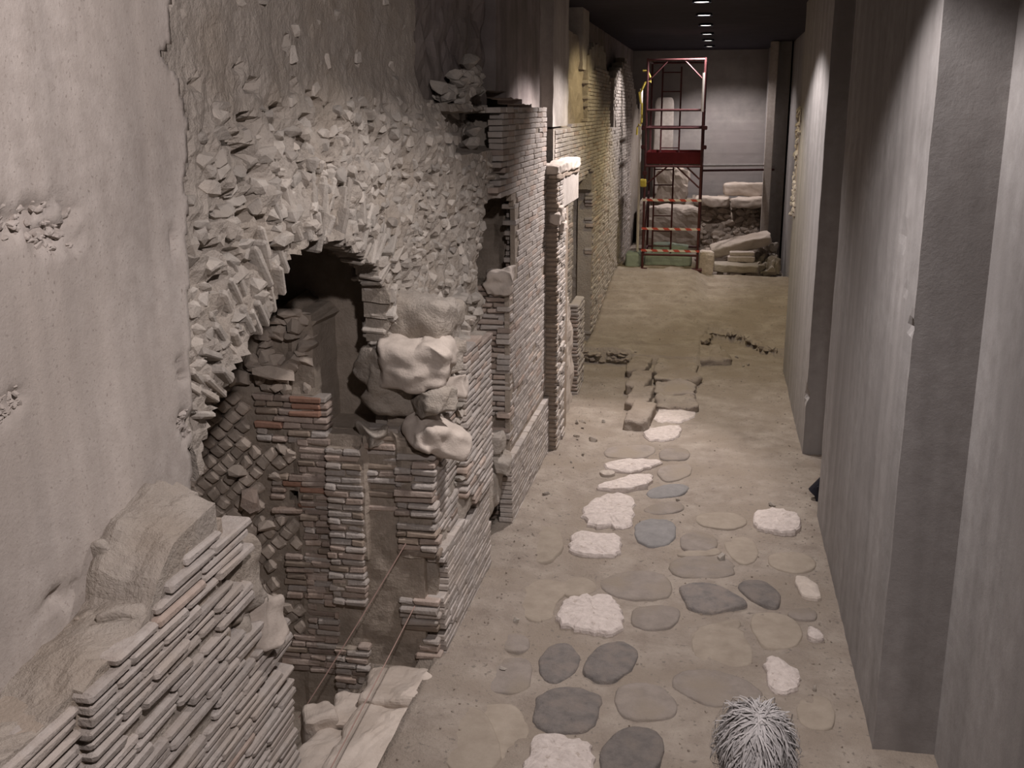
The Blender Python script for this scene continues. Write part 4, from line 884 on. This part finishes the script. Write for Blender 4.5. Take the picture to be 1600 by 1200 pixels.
# ------------------------------------------------------------------ strings, floor lamp
def sagged(a, b, n=14, s=.02): a = Vector(a); b = Vector(b); return [a.lerp(b, t/n)-Vector((0, 0, s*4*(t/n)*(1-t/n))) for t in range(n+1)]
s1 = put('string', tube('string', sagged((-1.77, 5.70, .83), (-2.30, 5.16, -.10), 14, .01), .0035, 'string', 5)); tag(s1, 'reddish string stretched down into the dark pit beside the low wall', 'string')
s2 = put('string', tube('string', sagged((-1.71, 5.65, .44), (-1.78, 4.0, .16), 14, .005), .0035, 'string', 5)); tag(s2, 'pale string stretched from the broken pier over the threshold slab', 'string')
fl = thing('floor_lamp', (1.10, 9.2, 0), 'small black spotlight on the floor half hidden behind the widest pillar', 'lamp')
bm = bmesh.new(); bmesh.ops.create_cone(bm, cap_ends=True, segments=20, radius1=.08, radius2=.065, depth=.20)
put('housing', bm_mesh('housing', bm, 'black_metal'), fl, Matrix.Translation((1.06, 9.2, .12)) @ Matrix.Rotation(.6, 4, 'Y'))
put('bracket', box_mesh('bracket', 1.0, 1.18, 9.11, 9.12, 0.0, .14, 'black_metal'), fl)
put('base_plate', box_mesh('base_plate', 1.0, 1.18, 9.1, 9.3, 0.0, .015, 'black_metal'), fl)

# ------------------------------------------------------------------ person at the bottom edge: only the crown of the grey head shows
px, py = .19, 2.84
per = thing('person', (px, py, 0), 'person with grey hair and a dark coat seen from behind at the bottom edge', 'person')
J = {'pelvis': (0, 0, .92, .15, .12), 'waist': (0, 0, 1.08, .14, .11), 'chest': (0, 0, 1.28, .16, .12), 'sh': (0, -.01, 1.42, .12, .09), 'neck': (0, -.01, 1.49, .06, .06), 'neck2': (0, .02, 1.55, .055, .055),
     'hipL': (-.10, 0, .86, .10, .10), 'kneeL': (-.11, .02, .48, .065, .065), 'ankL': (-.11, -.01, .09, .045, .05), 'toeL': (-.12, .15, .04, .04, .03),
     'hipR': (.10, 0, .86, .10, .10), 'kneeR': (.11, .02, .48, .065, .065), 'ankR': (.11, -.01, .09, .045, .05), 'toeR': (.12, .15, .04, .04, .03),
     'shL': (-.18, -.01, 1.40, .07, .07), 'elL': (-.24, -.02, 1.12, .05, .05), 'wrL': (-.22, .10, .88, .032, .032),
     'shR': (.18, -.01, 1.40, .07, .07), 'elR': (.24, -.02, 1.12, .05, .05), 'wrR': (.22, .10, .88, .032, .032)}
E_ = [('pelvis', 'waist'), ('waist', 'chest'), ('chest', 'sh'), ('sh', 'neck'), ('neck', 'neck2'), ('pelvis', 'hipL'), ('hipL', 'kneeL'), ('kneeL', 'ankL'), ('ankL', 'toeL'), ('pelvis', 'hipR'), ('hipR', 'kneeR'), ('kneeR', 'ankR'), ('ankR', 'toeR'), ('sh', 'shL'), ('shL', 'elL'), ('elL', 'wrL'), ('sh', 'shR'), ('shR', 'elR'), ('elR', 'wrR')]
keys = list(J)
me = bpy.data.meshes.new('body'); me.from_pydata([(J[k][0], J[k][1], J[k][2]*.935) for k in keys], [(keys.index(a), keys.index(b)) for a, b in E_], []); me.materials.append(MATS['coat'])
body = put('body', me, per, Matrix.Translation((px, py, 0)))
md = body.modifiers.new('skin', 'SKIN'); md.use_smooth_shade = True
if not me.skin_vertices: 
    bpy.context.view_layer.objects.active = body
sv = me.skin_vertices[0].data if me.skin_vertices else None
if sv:
    for i, k in enumerate(keys): sv[i].radius = J[k][3:]; sv[i].use_root = (k == 'pelvis')
body.modifiers.new('sub', 'SUBSURF').levels = 1; body.modifiers['sub'].render_levels = 2
# head, with brow, nose, chin and ears shaped from one sphere (face turned down the street, +Y)
bm = bmesh.new(); bmesh.ops.create_uvsphere(bm, u_segments=40, v_segments=28, radius=1)
for v in bm.verts:
    x, y, z = v.co
    v.co = Vector((x*.078, y*.097-.004, z*.118))
    if z < 0: v.co.x *= 1+.22*z; v.co.y += .012*(-z)*(1 if y > 0 else .4)
    g = lambda a, b, ra, rb: math.exp(-((x-a)/ra)**2-((z-b)/rb)**2) if y > 0 else 0
    v.co.y += .030*g(0, -.22, .12, .16)+.012*g(0, -.05, .1, .22)+.006*g(0, .18, .5, .08)-.012*g(.36, .04, .16, .09)-.012*g(-.36, .04, .16, .09)+.006*g(0, -.55, .26, .05)+.006*g(0, -.66, .22, .05)-.006*g(0, -.60, .3, .03)+.010*g(0, -.86, .3, .14)
    if abs(x) > .93 and abs(z+.1) < .32 and -.4 < y < .2: v.co.x += math.copysign(.022, x); v.co.y -= .008
head = put('head', bm_mesh('head', bm, 'skin', True), per, Matrix.Translation((px, py+.02, 1.53)))
for s in (-1, 1):
    bm = bmesh.new(); bmesh.ops.create_uvsphere(bm, u_segments=12, v_segments=8, radius=.012)
    put('eye', bm_mesh('eye', bm, 'white_stone', True), head, Matrix.Translation((px+s*.030, py+.02+.080, 1.535)))
# hands: palm, four fingers, thumb
for s in (-1, 1):
    bm = bmesh.new()
    def seg(a, b, r0, r1):
        a = Vector(a); b = Vector(b); d = (b-a)
        r = bmesh.ops.create_cone(bm, cap_ends=True, segments=8, radius1=r0, radius2=r1, depth=d.length)
        bmesh.ops.transform(bm, matrix=Matrix.Translation((a+b)/2) @ d.to_track_quat('Z', 'Y').to_matrix().to_4x4(), verts=r['verts'])
        r = bmesh.ops.create_icosphere(bm, subdivisions=1, radius=r1, matrix=Matrix.Translation(b))
    seg((0, 0, .01), (0, .015, -.05), .028, .036); seg((0, .015, -.05), (0, .03, -.085), .036, .034)
    for k, (o, l) in enumerate(((-.026, .07), (-.009, .08), (.009, .075), (.025, .058))):
        p0 = (0, .03+o, -.08); p1 = (-s*.008, .036+o, -.08-l*.5); p2 = (-s*.028, .04+o, -.08-l); seg(p0, p1, .0095, .009); seg(p1, p2, .009, .007)
    seg((0, .035, -.03), (-s*.02, .065, -.055), .012, .010); seg((-s*.02, .065, -.055), (-s*.03, .07, -.085), .010, .008)
    put('hand', bm_mesh('hand', bm, 'skin', True), per, Matrix.Translation((px+s*.22, py+.10, .81)))
# hair: a cap and loose grey locks
bm = bmesh.new(); rr = random.Random(202)
cen = Vector((px, py+.0, 1.545))
bmesh.ops.create_uvsphere(bm, u_segments=28, v_segments=18, radius=1)
for v in list(bm.verts):
    x, y, z = v.co; v.co = cen+Vector((x*.088, y*.108-.004, z*.125+.006))
bmesh.ops.delete(bm, geom=[v for v in bm.verts if v.co.z < 1.49 or (v.co.z < 1.59 and v.co.y > py+.07)], context='VERTS')
hair = put('hair', bm_mesh('hair', bm, 'hair', True), head)
V = []; Fc = []
def shell(n, r): return cen+Vector((n.x*.100*r, n.y*.112*r-.004, n.z*.125*r+.006))
for k in range(2600):
    n = Vector((rr.gauss(0, 1), rr.gauss(0, 1), abs(rr.gauss(0, .9)))).normalized()
    if n.y > .6 and n.z < .5: continue
    cr = Vector((.1, -.25, .96)); t = n-cr; t = t-n*t.dot(n)
    t = (t.normalized() if t.length > .12 else Vector((rr.gauss(0, 1), rr.gauss(0, 1), 0)).normalized())
    t = (t+Vector((rr.gauss(0, .4)+.25*math.sin(n.x*9), rr.gauss(0, .4), rr.gauss(0, .2)))); t = (t-n*t.dot(n)).normalized()
    L_ = rr.uniform(.5, 1.3); wd = rr.uniform(.0015, .0035); puff = rr.uniform(.0, .16)+(.2 if rr.random() < .10 else 0); b = len(V)
    for q in range(6):
        f = q/5.; a_ = L_*f; nn = n*math.cos(a_)+t*math.sin(a_); c = shell(nn, 1.03+puff*math.sin(f*2.6)); sd = t.cross(n).normalized()*wd*(1-.75*f)
        V += [tuple(c-sd), tuple(c+sd)]
    for q in range(5): Fc.append([b+2*q, b+2*q+1, b+2*q+3, b+2*q+2])
put('hair_locks', mesh('hair_locks', V, Fc, 'hair'), head, None, 'loose grey locks', 'stuff')
